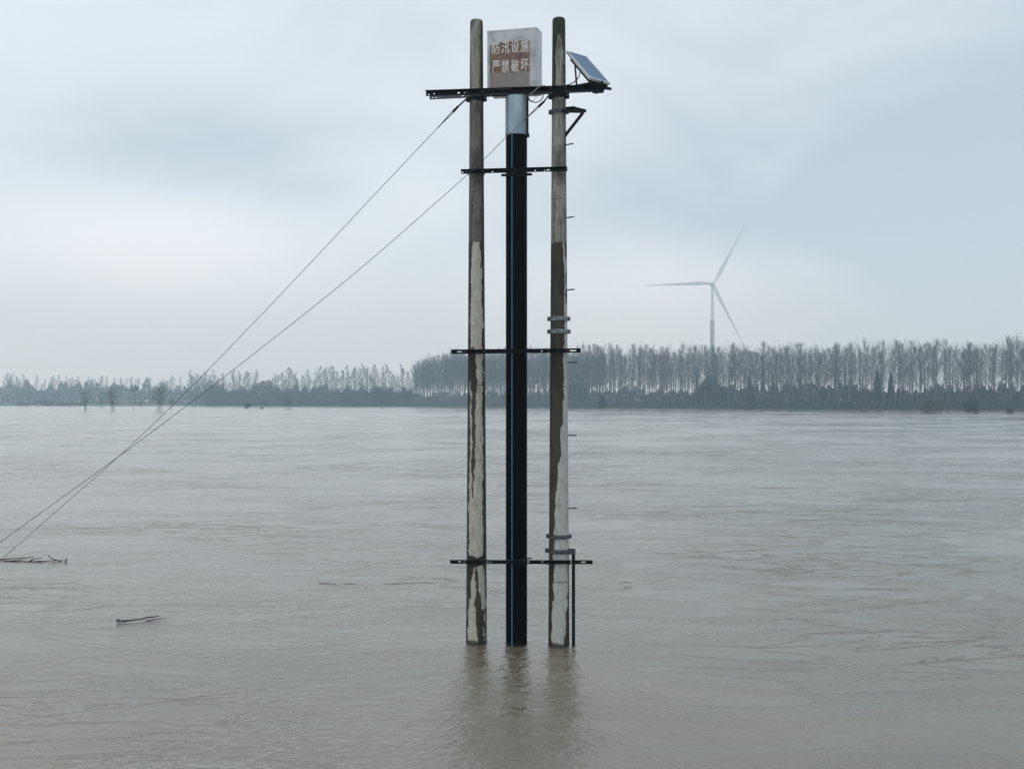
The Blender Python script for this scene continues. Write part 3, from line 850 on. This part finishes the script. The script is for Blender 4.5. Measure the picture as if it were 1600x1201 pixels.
# ------------------------------------------------------------------ driftwood
def drift(name, px, py, chains, label, seed=0):
    d = EYE * F / (py - HZ); base = at(px, d, 0)
    o = empty(name, base)
    for nm, pts, r in chains:
        P_ = []
        for (x, y, z) in pts:
            dd = EYE * F / (y - HZ); g_ = at(x, dd); P_.append((g_.x - base.x, g_.y - base.y, z))
        sp = smooth_path(P_, 4); rg = random.Random(seed + len(nm))
        MB().tube([p + Vector((rg.uniform(-1, 1) * r * .5, rg.uniform(-1, 1) * r * .5, rg.uniform(-1, 1) * r * .35)) for p in sp],
                  [r * (1 - .55 * i / len(sp)) * rg.uniform(.8, 1.2) for i in range(len(sp))], 7).build(nm, M['branch'], o, smooth=True)
    tag(o, label, 'driftwood', 'branches adrift on the flood')
    return o
drift('floating_branch', 52, 876, [
    ('stem', [(-30, 874.5, .02), (10, 875, .03), (35, 874, .035), (53, 873.0, .05)], .017),
    ('lower_stem', [(38, 877.5, .0), (60, 877.2, .01), (85, 876.8, .02), (104, 877, .03)], .015),
    ('raised_twig', [(96, 877, .01), (86, 877, .04), (79, 877, .10), (74, 877, .16)], .015),
    ('side_twig', [(46, 876, .0), (56, 876, .05), (66, 876, .07)], .015),
    ('stub', [(103, 878.6, .0), (104, 877, .05), (106, 876, .05)], .020),
    ('fork', [(8, 877, .0), (25, 876.5, .02), (44, 877.5, .0)], .02)],
    'dark tangle of floating branches at the left edge where the guy wire meets the water', 3)
drift('floating_branch', 220, 971, [
    ('stem', [(185, 972.5, .025), (205, 971.5, .03), (225, 969, .035), (249, 966.0, .05)], .017),
    ('second_stem', [(228, 969.6, .0), (243, 968.6, .02), (258, 967.8, .025)], .009),
    ('butt', [(184, 971, .035), (188, 973, .03), (197, 972, .02)], .020)],
    'single thin forked branch floating nearest on the lower left', 8)
drift('floating_branch', 522, 912, [
    ('stem', [(497, 910.8, .0), (510, 911.3, .006), (520, 912.2, .006), (529, 914, .0)], .007),
    ('twig', [(536, 912, .0), (545, 911.8, .004), (556, 912.2, .0)], .005)],
    'short dark twig drifting midway between left edge branches and left pole', 11)
drift('floating_branch', 640, 911, [
    ('stem', [(602, 912.6, .0), (618, 912.0, .003), (640, 910.8, .003), (660, 910.2, .0)], .005),
    ('twig', [(655, 910.4, .0), (668, 910.2, .003), (680, 910.8, .0)], .005)],
    'faint thin twig drifting just left of the left pole', 12)
drift('floating_branch', 981, 917, [
    ('stem', [(976, 917.8, .0), (981, 917.2, .02), (987, 918.2, .0)], .007),
    ('twig', [(968, 909.8, .0), (976, 909.2, .004), (988, 909.6, .0)], .004)],
    'tiny dark scrap of wood drifting right of the slim staff', 13)

# ------------------------------------------------------------------ far trees
def cones(rows):
    """rows: (p, q, r) three-sided tapering twigs -> arrays"""
    p = np.array([r[0] for r in rows]); q = np.array([r[1] for r in rows]); r = np.array([r[2] for r in rows])[:, None]
    d = q - p; d /= np.linalg.norm(d, axis=1)[:, None] + 1e-9
    a = np.cross(d, np.array([.31, .22, .92])); a /= np.linalg.norm(a, axis=1)[:, None] + 1e-9
    b = np.cross(d, a)
    n = len(rows)
    V = np.empty((n, 4, 3))
    for k in range(3):
        an = 2 * math.pi * k / 3
        V[:, k] = p + (a * math.cos(an) + b * math.sin(an)) * r
    V[:, 3] = q
    i = np.arange(n)[:, None] * 4
    Fc = np.concatenate([i + np.array([[0, 1, 3]]), i + np.array([[1, 2, 3]]), i + np.array([[2, 0, 3]])])
    return V.reshape(-1, 3), Fc
def np_mesh(name, V, Fc, m, Q=None):
    """V verts, Fc triangles; Q optional (verts, quads)"""
    me = bpy.data.meshes.new(name)
    nt_ = len(Fc); loops = Fc.reshape(-1); starts = np.arange(nt_) * 3; tot = np.full(nt_, 3)
    if Q is not None:
        QV, QF = Q
        loops = np.concatenate([loops, (QF + len(V)).reshape(-1)])
        starts = np.concatenate([starts, nt_ * 3 + np.arange(len(QF)) * 4]); tot = np.concatenate([tot, np.full(len(QF), 4)])
        V = np.concatenate([V, QV])
    me.vertices.add(len(V)); me.vertices.foreach_set('co', V.astype(np.float32).reshape(-1))
    me.loops.add(len(loops)); me.loops.foreach_set('vertex_index', loops.astype(np.int32))
    me.polygons.add(len(starts)); me.polygons.foreach_set('loop_start', starts.astype(np.int32))
    me.update(calc_edges=True); me.validate()
    me.materials.append(m); return me
def leaf_quads(C, size, rg):
    n = len(C); a = rg.normal(size=(n, 3)); a /= np.linalg.norm(a, axis=1)[:, None]
    b = rg.normal(size=(n, 3)); b -= a * (a * b).sum(1)[:, None]; b /= np.linalg.norm(b, axis=1)[:, None]
    s = (size * rg.uniform(.6, 1.3, n))[:, None]
    V = np.stack([C - a * s - b * s * .5, C + a * s * .2 - b * s * .6, C + a * s + b * s * .4, C - a * s * .3 + b * s * .6], 1)
    return V.reshape(-1, 3), np.arange(n * 4).reshape(n, 4)
def poplar(seed, H=24., n_br=34, twigs=14, tw=.030, leaves=0, fork=False, spread=1., start=.3):
    rg = np.random.default_rng(seed)
    bend = rg.normal(size=2) * .35; ph = rg.uniform(0, 6)
    def ax(t): return np.array([bend[0] * math.sin(t * 2.2 + ph) + bend[1] * t * t, bend[1] * math.cos(t * 1.7 + ph) - bend[0] * t, t * H])
    o0 = ax(0); o0[2] = 0
    axis = lambda t: ax(t) - o0
    # trunk as a tapered six-sided tube
    tb = MB(); ts = np.linspace(-.02, .97, 10)
    tb.tube([Vector(axis(t)) for t in ts], [.20 * (1 - t) ** .8 + .022 for t in np.clip(ts, 0, 1)], 6)
    rows = []
    leafc = []
    mains = [(axis, 1.0)]
    for i in range(n_br):
        t = start + (1 - start) * (i + rg.uniform(0, 1)) / n_br
        t = min(t, .985)
        p = axis(t); az = rg.uniform(0, 2 * math.pi); up = R(rg.uniform(30, 62) + 10 * t)
        L = (1.6 + 3.2 * math.sin(math.pi * min(1, (t - start) / (1 - start) * .8 + .18))) * rg.uniform(.6, 1.2) * spread * H / 24
        if t > .9: L *= .7; up = R(rg.uniform(60, 85))
        d = np.array([math.cos(az) * math.cos(up), math.sin(az) * math.cos(up), math.sin(up)])
        mid = p + d * L * .55; d2 = d + np.array([0, 0, .35]); d2 /= np.linalg.norm(d2); q = mid + d2 * L * .5
        r = .060 * (1 - t) + .026
        rows.append((p, mid + d2 * .3, r)); rows.append((mid, q, r * .7))
        for k in range(twigs):
            s = rg.uniform(.15, 1.0)
            b0_ = p + (mid - p) * (s / .55) if s < .55 else mid + (q - mid) * ((s - .55) / .45)
            dd = d2 * .6 + rg.normal(size=3) * .62 + np.array([0, 0, .35]); dd /= np.linalg.norm(dd)
            l = rg.uniform(.6, 1.9) * (1.15 - .4 * s)
            rows.append((b0_, b0_ + dd * l, tw * rg.uniform(.6, 1.2)))
            if leaves and rg.random() < leaves: leafc.append(b0_ + dd * l * rg.uniform(.5, 1))
    V, Fc = cones(rows)
    Q = None
    if leafc:
        Q = leaf_quads(np.array(leafc), .13, rg)
    return tb, V, Fc, Q
variants = []
for i in range(9):
    tb, V, Fc, Q = poplar(100 + i, 24., n_br=44, twigs=18, tw=.027, leaves=(.34, .16, .22)[i % 3], start=(.36, .30, .42)[i % 3], spread=(1.5, 1.85, 1.35, 1.7)[i % 4])
    tm = tb.mesh('trunk', True); tm.materials.append(M['bark'])
    cm = np_mesh('crown', V, Fc, M['twig'], None)
    if Q is not None:
        cm = np_mesh('crown', V, Fc, M['twig'], Q); cm.materials.append(M['dryleaf'])
        idx = np.zeros(len(cm.polygons), np.int32); idx[len(Fc):] = 1; cm.polygons.foreach_set('material_index', idx)
    variants.append((tm, cm))

HP = [(-300, 17), (0, 18), (330, 22), (520, 24), (640, 24), (648, 25), (664, 29), (690, 30.5), (800, 29.5), (960, 28), (1120, 25.8), (1270, 24.4), (1450, 24.0), (1600, 23.8), (2600, 25)]
def tree_h(px):
    for (a, d0), (b, d1) in zip(HP, HP[1:]):
        if px <= b: break
    return d0 + (d1 - d0) * (px - a) / (b - a)
rg = random.Random(21)
SEGS = [(640, 727, 'bare poplar on the far bank just left of the left concrete pole', 'far poplars left of the left pole'),
        (727, 858, 'bare poplar on the far bank seen between the two concrete poles', 'far poplars between the poles'),
        (858, 1113, 'bare poplar on the far bank between the right pole and the wind turbine', 'far poplars between right pole and turbine'),
        (1113, 1800, 'bare poplar on the far bank to the right of the wind turbine', 'far poplars right of the turbine')]
def place_poplar(px, d, H):
    tm, cm = variants[rg.randrange(len(variants))]
    p = at(px, d, .35); k = H / 24 * rg.uniform(.84, 1.07)
    o = empty('poplar_tree', p, rg.uniform(0, 6.28)); wdt = k * rg.uniform(.85, 1.2)
    o.scale = (wdt, wdt, k)
    put('trunk', tm, None, o); put('crown', cm, None, o)
    for a, b_, lab, gr in SEGS:
        if a <= px < b_: tag(o, lab, 'tree', gr); break
    return o
def walk(px0, px1, step, back, rgx):
    """positions along the shoreline at a spacing of step metres, back metres inland"""
    px = px0
    while px < px1:
        d = shore(px) + back
        yield px, d
        a, b_ = at(px, d), at(px + 1, shore(px + 1) + back)
        px += step / (b_ - a).length * rgx.uniform(.55, 1.45)
n_pop = 0
for row, (back, step) in enumerate([(4.5, 3.9), (11, 4.1), (18, 4.5)]):
    for px, d in walk(647 + row * 1.5, 1625, step, back, rg):
        if n_pop >= 296: break
        # gaps in the row
        if row and rg.random() < .08: continue
        place_poplar(px, d + rg.uniform(-1.6, 1.6), tree_h(px)); n_pop += 1

# rows further in, too hidden to count: one mass
def tree_mass(name, spots, label, seed, n_br=24, twigs=9, tw=.05, variants_n=5, leaves=.1, spread=1.0, start=.25):
    vs_ = []
    for i in range(variants_n):
        tb, V, Fc, Q = poplar(seed + i, 24., n_br=n_br, twigs=twigs, tw=tw, leaves=leaves, spread=spread, start=start)
        T = np.array([list(v) for v in tb.v]); Ft = []
        for f in tb.f:
            for k in range(1, len(f) - 1): Ft.append((f[0], f[k], f[k + 1]))
        VV = np.concatenate([V, T]); FF = np.concatenate([Fc, np.array(Ft) + len(V)])
        if Q is not None:
            q = Q[1]; FF = np.concatenate([FF, q[:, [0, 1, 2]] + len(VV), q[:, [0, 2, 3]] + len(VV)]); VV = np.concatenate([VV, Q[0]])
        vs_.append((VV, FF))
    rgx = random.Random(seed); AV, AF, n = [], [], 0
    for px, d, H in spots:
        V, Fc = vs_[rgx.randrange(len(vs_))]
        k = H / 24; a = rgx.uniform(0, 6.28); w_ = k * rgx.uniform(.85, 1.25)
        X = V[:, 0] * w_ * math.cos(a) - V[:, 1] * w_ * math.sin(a); Y = V[:, 0] * w_ * math.sin(a) + V[:, 1] * w_ * math.cos(a)
        p = at(px, d, .4)
        AV.append(np.stack([X + p.x, Y + p.y, V[:, 2] * k + p.z], 1)); AF.append(Fc + n); n += len(V)
    o = put(name, np_mesh(name, np.concatenate(AV), np.concatenate(AF), M['farbark']))
    tag(o, label, 'wood', kind='stuff'); return o
spots = []
r2 = random.Random(5)
for back, step in ((25, 4.6), (32, 5.0), (40, 5.4), (48, 6.0)):
    for px, d in walk(650, 1640, step, back, r2): spots.append((px, d + r2.uniform(-2, 2), tree_h(px) * r2.uniform(.85, 1.02)))
for px, d in walk(1625, 1900, 5, 8, r2): spots.append((px, d + r2.uniform(-4, 10), tree_h(px) * r2.uniform(.85, 1.02)))
tree_mass('poplar_wood', spots, 'inner rows of the bare poplar wood behind the right bank trees', 400, n_br=26, twigs=10, tw=.040, spread=1.7, start=.3)
spots = []
for back, step in ((5, 4.2), (14, 4.6), (24, 5.5)):
    for px, d in walk(300, 646, step, back, r2):
        spots.append((px, d + r2.uniform(-2, 2), tree_h(px) * r2.uniform(.62, 1.08)))
tree_mass('left_wood', spots, 'hazy bare wood along the far bank left of the poles', 500, n_br=28, twigs=16, tw=.055, leaves=.8, start=.12, spread=1.45)
spots = []
for px, d in [(r2.uniform(-260, 345), r2.uniform(860, 1080)) for _ in range(190)]:
    spots.append((px, d, r2.uniform(17, 27)))
tree_mass('distant_wood', spots, 'palest farthest wood at the far left', 600, n_br=24, twigs=12, tw=.09, leaves=.6, start=.10, spread=1.0)

# undergrowth: dense evergreen scrub below the trees, nobody could count it
def scrub(name, px0, px1, hfun, back0, back1, n, size, label, seed, m, topw=.85):
    rgx = np.random.default_rng(seed)
    px = rgx.uniform(px0, px1, n)
    d = np.interp(px, [a for a, _ in SHORE], [b for _, b in SHORE]) + rgx.uniform(back0, back1, n)
    ht = np.array([hfun(p) for p in px])
    # ragged crest: random walk of several wavelengths along the bank, plus depth
    crest = np.zeros(n)
    for wl_px, am in ((90, .12), (37, .14), (15, .20), (5, .22), (2.2, .14)):
        kn = rgx.uniform(-1, 1, int((px1 - px0) / wl_px) + 4); q = (px - px0) / wl_px + d * .03
        q = np.mod(q, len(kn) - 1); i0 = q.astype(int); fr_ = q - i0; fr_ = fr_ * fr_ * (3 - 2 * fr_)
        crest += am * (kn[i0] * (1 - fr_) + kn[i0 + 1] * fr_)
    ht = ht * (.86 + crest)
    z = .2 + ht * rgx.uniform(0, 1, n) ** topw
    C = np.stack([(px - 800) / F * d, d, z], 1)
    V, Q = leaf_quads(C, size, rgx)
    me = np_mesh(name, np.zeros((0, 3)), np.zeros((0, 3), int), m, (V, Q))
    o = put(name, me); tag(o, label, 'undergrowth', kind='stuff'); return o
def hR(px): return float(np.interp(px, [640, 700, 800, 900, 960, 1060, 1105, 1150, 1270, 1400, 1600, 1900], [8, 8.5, 9, 10, 8.5, 9.5, 11.5, 9, 8.5, 8.5, 9, 9]))
def hL(px): return float(np.interp(px, [-300, 0, 100, 330, 420, 600, 645], [8, 9, 10, 12, 12, 11.5, 9]))
scrub('undergrowth', 636, 1800, hR, 19, 46, 120000, .34, 'dark evergreen scrub under the poplars of the right far bank', 1, M['under'])
scrub('undergrowth', 320, 645, hL, 6, 34, 60000, .42, 'dark scrub under the hazy wood left of the poles', 2, M['under'], 1.15)
scrub('waterside_scrub', 636, 1800, lambda px: 3.2, -4, 12, 26000, .26, 'low scrub dipping into the water along the right far bank', 4, M['under'], 1.2)
def scrub_far():
    rgx = np.random.default_rng(9); n = 40000
    px = rgx.uniform(-300, 350, n); d = rgx.uniform(830, 960, n)
    z = .2 + rgx.uniform(0, 1, n) * (17 + 4.0 * np.interp(px, np.linspace(-300, 350, 60), rgx.uniform(-1, 1, 60)) + 4 * np.interp(px, np.linspace(-300, 350, 190), rgx.uniform(-1, 1, 190)))
    V, Q = leaf_quads(np.stack([(px - 800) / F * d, d, z], 1), .75, rgx)
    o = put('undergrowth', np_mesh('undergrowth', np.zeros((0, 3)), np.zeros((0, 3), int), M['under'], (V, Q)))
    tag(o, 'pale scrub below the farthest wood at the far left', 'undergrowth', kind='stuff')
scrub_far()

# single evergreens, bushes and flooded little trees
def bush_mesh(seed, wd, dp, h, n, size, lumps=7, low=.0, cone=0.):
    rgx = np.random.default_rng(seed); C = []
    cs = [(rgx.uniform(-.55, .55), rgx.uniform(-.5, .5), rgx.uniform(.25, .72), rgx.uniform(.30, .5)) for _ in range(lumps)]
    cs.append((0, 0, .5, .5))
    for k in range(n):
        cx, cyy, cz, cr = cs[rgx.integers(len(cs))]
        v = rgx.normal(size=3); v /= np.linalg.norm(v); rr = cr * rgx.uniform(.35, 1) ** .5
        C.append(((cx + v[0] * rr) * wd / 2, (cyy + v[1] * rr) * dp / 2, max(low, (cz + v[2] * rr * .85)) * h))
    C = np.array(C); C[:, 2] = np.clip(C[:, 2], .02, None)
    if cone: C[:, :2] *= (1.25 - cone * C[:, 2:3] / h)
    return leaf_quads(C, size, rgx)
def bush(px, py, wpx, hpx, m, label, seed, n=900, size=None, name='bush', cat='bush', d=None, low=.0, cone=0.):
    d = d or EYE * F / (py - HZ); p = at(px, d, -.05 if d < shore(px) else .3)
    wd, h = wpx / F * d, hpx / F * d
    o = empty(name, p)
    V, Q = bush_mesh(seed, wd, wd * .8, h, n, size or h * .05, low=low, cone=cone)
    put('foliage', np_mesh('foliage', np.zeros((0, 3)), np.zeros((0, 3), int), m, (V, Q)), None, o)
    s = MB(); rgx = random.Random(seed)
    for k in range(4):
        s.tube([(rgx.uniform(-.1, .1) * wd, rgx.uniform(-.1, .1) * wd, -.4), (rgx.uniform(-.25, .25) * wd, rgx.uniform(-.2, .2) * wd, h * .65)], [h * .016, h * .006], 5)
    s.build('stems', M['bark'], o)
    tag(o, label, cat); return o
bush(385, 637.8, 18, 11, M['ever'], 'small leafy bush in the water left of the tiny dark mound', 31)
bush(408.5, 639.6, 8, 6, M['ever'], 'tiny dark mound of leaves in the water, left half', 32, 500)
bush(940, 639.2, 18, 22, M['ever'], 'round green bush at the water edge just right of the right pole', 33, low=.18)
bush(1457, 645.0, 36, 20, M['olive'], 'wide olive bush in the water near the right bank, leftmost of three', 34, 1400)
bush(1517, 645.6, 28, 21, M['ever'], 'dark green bush in the water near the right bank, middle of three', 35, 1400, low=.05)
bush(1577.5, 646.0, 18, 12, M['ever'], 'small low green bush in the water at the right edge', 36, 700)
bush(1106, 0, 86, 48, M['under'], 'large dark evergreen mound under the wind turbine', 41, 3500, .6, 'evergreen_tree', 'tree', shore(1106) + 24, cone=1.05)
bush(902, 0, 44, 38, M['under'], 'dome shaped dark evergreen just right of the right pole', 42, 2200, .6, 'evergreen_tree', 'tree', shore(902) + 24)
bush(1172, 0, 18, 48, M['under'], 'narrow dark evergreen right of the large mound', 43, 1300, .5, 'evergreen_tree', 'tree', shore(1172) + 14, cone=.8)
bush(1371, 0, 18, 60, M['under'], 'narrow dark evergreen in the poplar row, left one of a pair', 44, 1400, .5, 'evergreen_tree', 'tree', shore(1371) + 10, cone=.8)
bush(1392, 0, 16, 57, M['under'], 'narrow dark evergreen in the poplar row, right one of a pair', 45, 1300, .5, 'evergreen_tree', 'tree', shore(1392) + 10, cone=.8)
bush(1588, 0, 14, 30, M['under'], 'upright dark evergreen among the poplars at the right edge', 46, 900, .5, 'evergreen_tree', 'tree', shore(1588) + 9, cone=.8)
bush(592, 0, 42, 30, M['ever'], 'rounded green evergreen at the right end of the left wood', 47, 1800, .6, 'evergreen_tree', 'tree', shore(592) + 4)
bush(333, 0, 22, 34, M['ever'], 'green evergreen at the left end of the nearer left wood', 48, 1300, .6, 'evergreen_tree', 'tree', shore(333) + 4)
bush(72, 0, 36, 9, M['olive'], 'low olive hedge on the far bank at the far left', 49, 1300, .5, 'hedge', 'hedge', shore(72) + 3)
bush(36, 0, 26, 5, M['olive'], 'lowest strip of hedge on the far bank near the left edge', 50, 700, .5, 'hedge', 'hedge', shore(36) + 2)
bush(110, 0, 60, 5, M['under'], 'long low dark hedge on the far bank left of the flooded trees', 51, 900, .5, 'hedge', 'hedge', shore(110) + 3)

def small_tree(px, py, hpx, wpx, label, seed, leaves=.4, name='flooded_tree', stems=3, m='olive', clump=None):
    d = EYE * F / (py - HZ); H = hpx / F * d; wd = wpx / F * d
    o = empty(name, at(px, d, -.05))
    rgx = np.random.default_rng(seed); rows = []; lc = []; tb = MB()
    for s in range(stems):
        a = rgx.uniform(0, 6.28); lean = rgx.uniform(.05, .30) * wd
        bx_, by_ = rgx.uniform(-.12, .12, 2) * wd
        top = np.array([bx_ + math.cos(a) * lean, by_ + math.sin(a) * lean, H * rgx.uniform(.75, 1.0)])
        bot = np.array([bx_, by_, -.4])
        tb.tube([Vector(bot), Vector((bot + top) / 2 + rgx.normal(size=3) * .03 * H), Vector(top)], [H * .013, H * .009, H * .003], 5)
        for k in range(16):
            t = rgx.uniform(.22, .95); p = bot + (top - bot) * t
            az = rgx.uniform(0, 6.28); L = wd * .38 * rgx.uniform(.4, 1.1) * (1.15 - .6 * t)
            dd = np.array([math.cos(az), math.sin(az), rgx.uniform(.5, 1.4)]); dd /= np.linalg.norm(dd)
            q = p + dd * L * 1.3; rows.append((p, q, H * .0055))
            for j in range(7):
                u = rgx.uniform(.2, 1); b0_ = p + (q - p) * u; e = dd + rgx.normal(size=3) * .6; e /= np.linalg.norm(e)
                l = wd * .16 * rgx.uniform(.5, 1.3); rows.append((b0_, b0_ + e * l, H * .0032))
                if rgx.random() < leaves: lc.append(b0_ + e * l * .8)
    if clump:
        for k in range(220):
            v = rgx.normal(size=3); v /= np.linalg.norm(v)
            lc.append(np.array([v[0] * wd * .45, v[1] * wd * .45, H * (.86 + .12 * v[2])]) + rgx.normal(size=3) * .1)
    tb.build('trunk', M['bark'], o)
    V, Fc = cones(rows)
    put('crown', np_mesh('crown', V, Fc, M['twig']), None, o)
    if lc: put('foliage', np_mesh('foliage', np.zeros((0, 3)), np.zeros((0, 3), int), M[m], leaf_quads(np.array(lc), H * .022, rgx)), None, o)
    tag(o, label, 'tree', 'little trees standing in the flood'); return o
small_tree(132, 641.0, 36, 26, 'spindly flooded tree, leftmost of those standing in the water', 61, .35)
small_tree(178, 641.4, 38, 26, 'leafier flooded tree, second from the left in the water', 62, .7)
small_tree(159, 636.6, 24, 14, 'small faint flooded tree between the two leftmost ones', 63, .6)
small_tree(210, 637.2, 36, 14, 'slender flooded tree with a tuft on top', 64, .2, stems=1, clump=True)
small_tree(247, 641.2, 42, 36, 'broad bare flooded tree just left of the guy wires', 65, .25, stems=4)
small_tree(268, 638.2, 16, 14, 'small leafy shrub in the water behind the crossing guy wires', 66, .9, name='flooded_shrub')
small_tree(220, 636.5, 10, 10, 'tiny shrub in the water between the tufted and the broad tree', 67, .9, name='flooded_shrub')
small_tree(453, 639.0, 22, 28, 'sparse flooded shrub, farthest right of those on the left half', 68, .8, name='flooded_shrub')
small_tree(1172, 641.6, 22, 12, 'thin bare sapling in the water below the wind turbine', 69, .2)
small_tree(1352, 644.6, 42, 44, 'wide bare flooded tree before the right poplar row', 70, .15, stems=4)
small_tree(1480, 645.0, 22, 18, 'bare flooded sapling beside the wide olive bush', 71, .2)

# ------------------------------------------------------------------ far farmhouses
def house(px, d, wpx, hpx, label, seed):
    wd = wpx / F * d; h = hpx / F * d; dp = wd * .6
    o = empty('farmhouse', at(px, d, .5))
    wl_ = MB().box((0, 0, h * .3), (wd, dp, h * .6)).build('wall', M['plaster'], o)
    y = dp / 2 + .4; e = wd / 2 + .4
    rf = MB().add([(-e, -y, h * .58), (e, -y, h * .58), (e, 0, h), (-e, 0, h), (-e, y, h * .58), (e, y, h * .58),
              (-e, -y, h * .61), (e, -y, h * .61), (e, 0, h * 1.03), (-e, 0, h * 1.03), (-e, y, h * .61), (e, y, h * .61)],
             [(0, 1, 2, 3), (3, 2, 5, 4), (9, 8, 7, 6), (10, 11, 8, 9), (0, 6, 7, 1), (4, 5, 11, 10), (1, 7, 8, 2), (2, 8, 11, 5), (0, 3, 9, 6), (3, 4, 10, 9)])
    rf.build('roof', M['roof'], o)
    for k in (-.3, .3):
        MB().box((k * wd, -dp / 2 - .03, h * .33), (wd * .14, .08, h * .22)).build('window', M['glass_dark'], o)
    MB().box((0, -dp / 2 - .03, h * .22), (wd * .12, .08, h * .42)).build('door', M['glass_dark'], o)
    tag(o, label, 'house'); return o
house(8, 880, 26, 27, 'pale roofed farmhouse among the far trees at the left edge', 1)
house(632, shore(632) + 40, 26, 22, 'pale farmhouse in the gap at the right end of the left wood', 2)
house(1148, shore(1148) + 52, 20, 26, 'pale farmhouse half hidden by scrub right of the turbine tower', 3)

# ------------------------------------------------------------------ wind turbine
TD = 1150.
def tp_(px, py): return Vector(((px - 800) / F * TD, TD, EYE - (py - HZ) / F * TD))
hub = tp_(1114.3, 442.5); tb_ = Vector((hub.x, TD + 5, .5))
tur = empty('wind_turbine', tb_)
hz = hub.z - .5; zs = tp_(1114, 500).z - .5
MB().lathe([(3.0, 0), (2.7, zs * .5), (2.45, zs), (1.9, zs + .3)], 24).build('tower_base', M['turbine_base'], tur, smooth=True)
MB().lathe([(1.95, zs + .2), (1.75, (zs + hz) / 2), (1.45, hz - 1.8)], 24, False).build('tower', M['turbine'], tur, smooth=True)
nac = MB().box((0, 1.5, hz), (3.8, 11, 3.8)).build('nacelle', M['turbine'], tur)
bv = nac.modifiers.new('edge', 'BEVEL'); bv.width = .9; bv.segments = 3
hubm = MB(); prof = [(1.9, 0), (2.1, 1.2), (1.9, 2.4), (1.2, 3.4), (.3, 3.9)]
hubm.lathe(prof, 20); hubm.v = [(x, -z - 3.9, y) for x, y, z in hubm.v]
hubo = hubm.build('hub', M['turbine'], tur, smooth=True, loc=(0, 0, hz))
BL = 109 / F * TD
def blade_mesh():
    m = MB(); n = 14
    st_ = [(0, 1.1, 1.1), (.03, 1.1, 1.1), (.08, 1.6, .8), (.16, 2.35, .50), (.24, 2.3, .40), (.4, 1.75, .28), (.6, 1.2, .18), (.8, .75, .10), (.94, .45, .05), (1, .12, .02)]
    for t, c, th in st_:
        z = t * BL; off = .35 * c if t > .05 else 0; pre = -2.2 * t * t
        for k in range(n):
            a = 2 * math.pi * k / n
            m.v.append((c * math.cos(a) + off, th * math.sin(a) + pre, z))
    for i in range(len(st_) - 1):
        for k in range(n):
            a = i * n + k; b_ = i * n + (k + 1) % n; m.f.append((a, b_, b_ + n, a + n))
    m.f.append(tuple((len(st_) - 1) * n + k for k in range(n)))
    return m.mesh('blade', True)
bm_ = blade_mesh(); bm_.materials.append(M['turbine'])
for ang in (61.5, 182.3, -64):
    b_ = put('blade', bm_, None, tur); b_.location = (0, -5.3, hz); b_.rotation_euler = (0, R(90 - ang), 0)
tag(tur, 'pale wind turbine fading into the haze above the poplars', 'wind turbine')

# ------------------------------------------------------------------ haze
hz_ = MB().box((0, 0, 116.), (2 * EXT + 60, 2 * EXT + 60, 236.))
hm = bpy.data.materials.new('damp_air'); hm.use_nodes = True
nt = hm.node_tree; nt.nodes.clear()
ho = nt.nodes.new('ShaderNodeOutputMaterial'); pv = nt.nodes.new('ShaderNodeVolumePrincipled')
pv.inputs['Color'].default_value = (.64, .86, 1.0, 1); pv.inputs['Absorption Color'].default_value = (1, 1, 1, 1); pv.inputs['Density'].default_value = .00074; pv.inputs['Anisotropy'].default_value = .70
nt.links.new(pv.outputs[0], ho.inputs['Volume'])
tag(hz_.build('haze', hm), 'thin damp haze over the flood plain', kind='stuff')
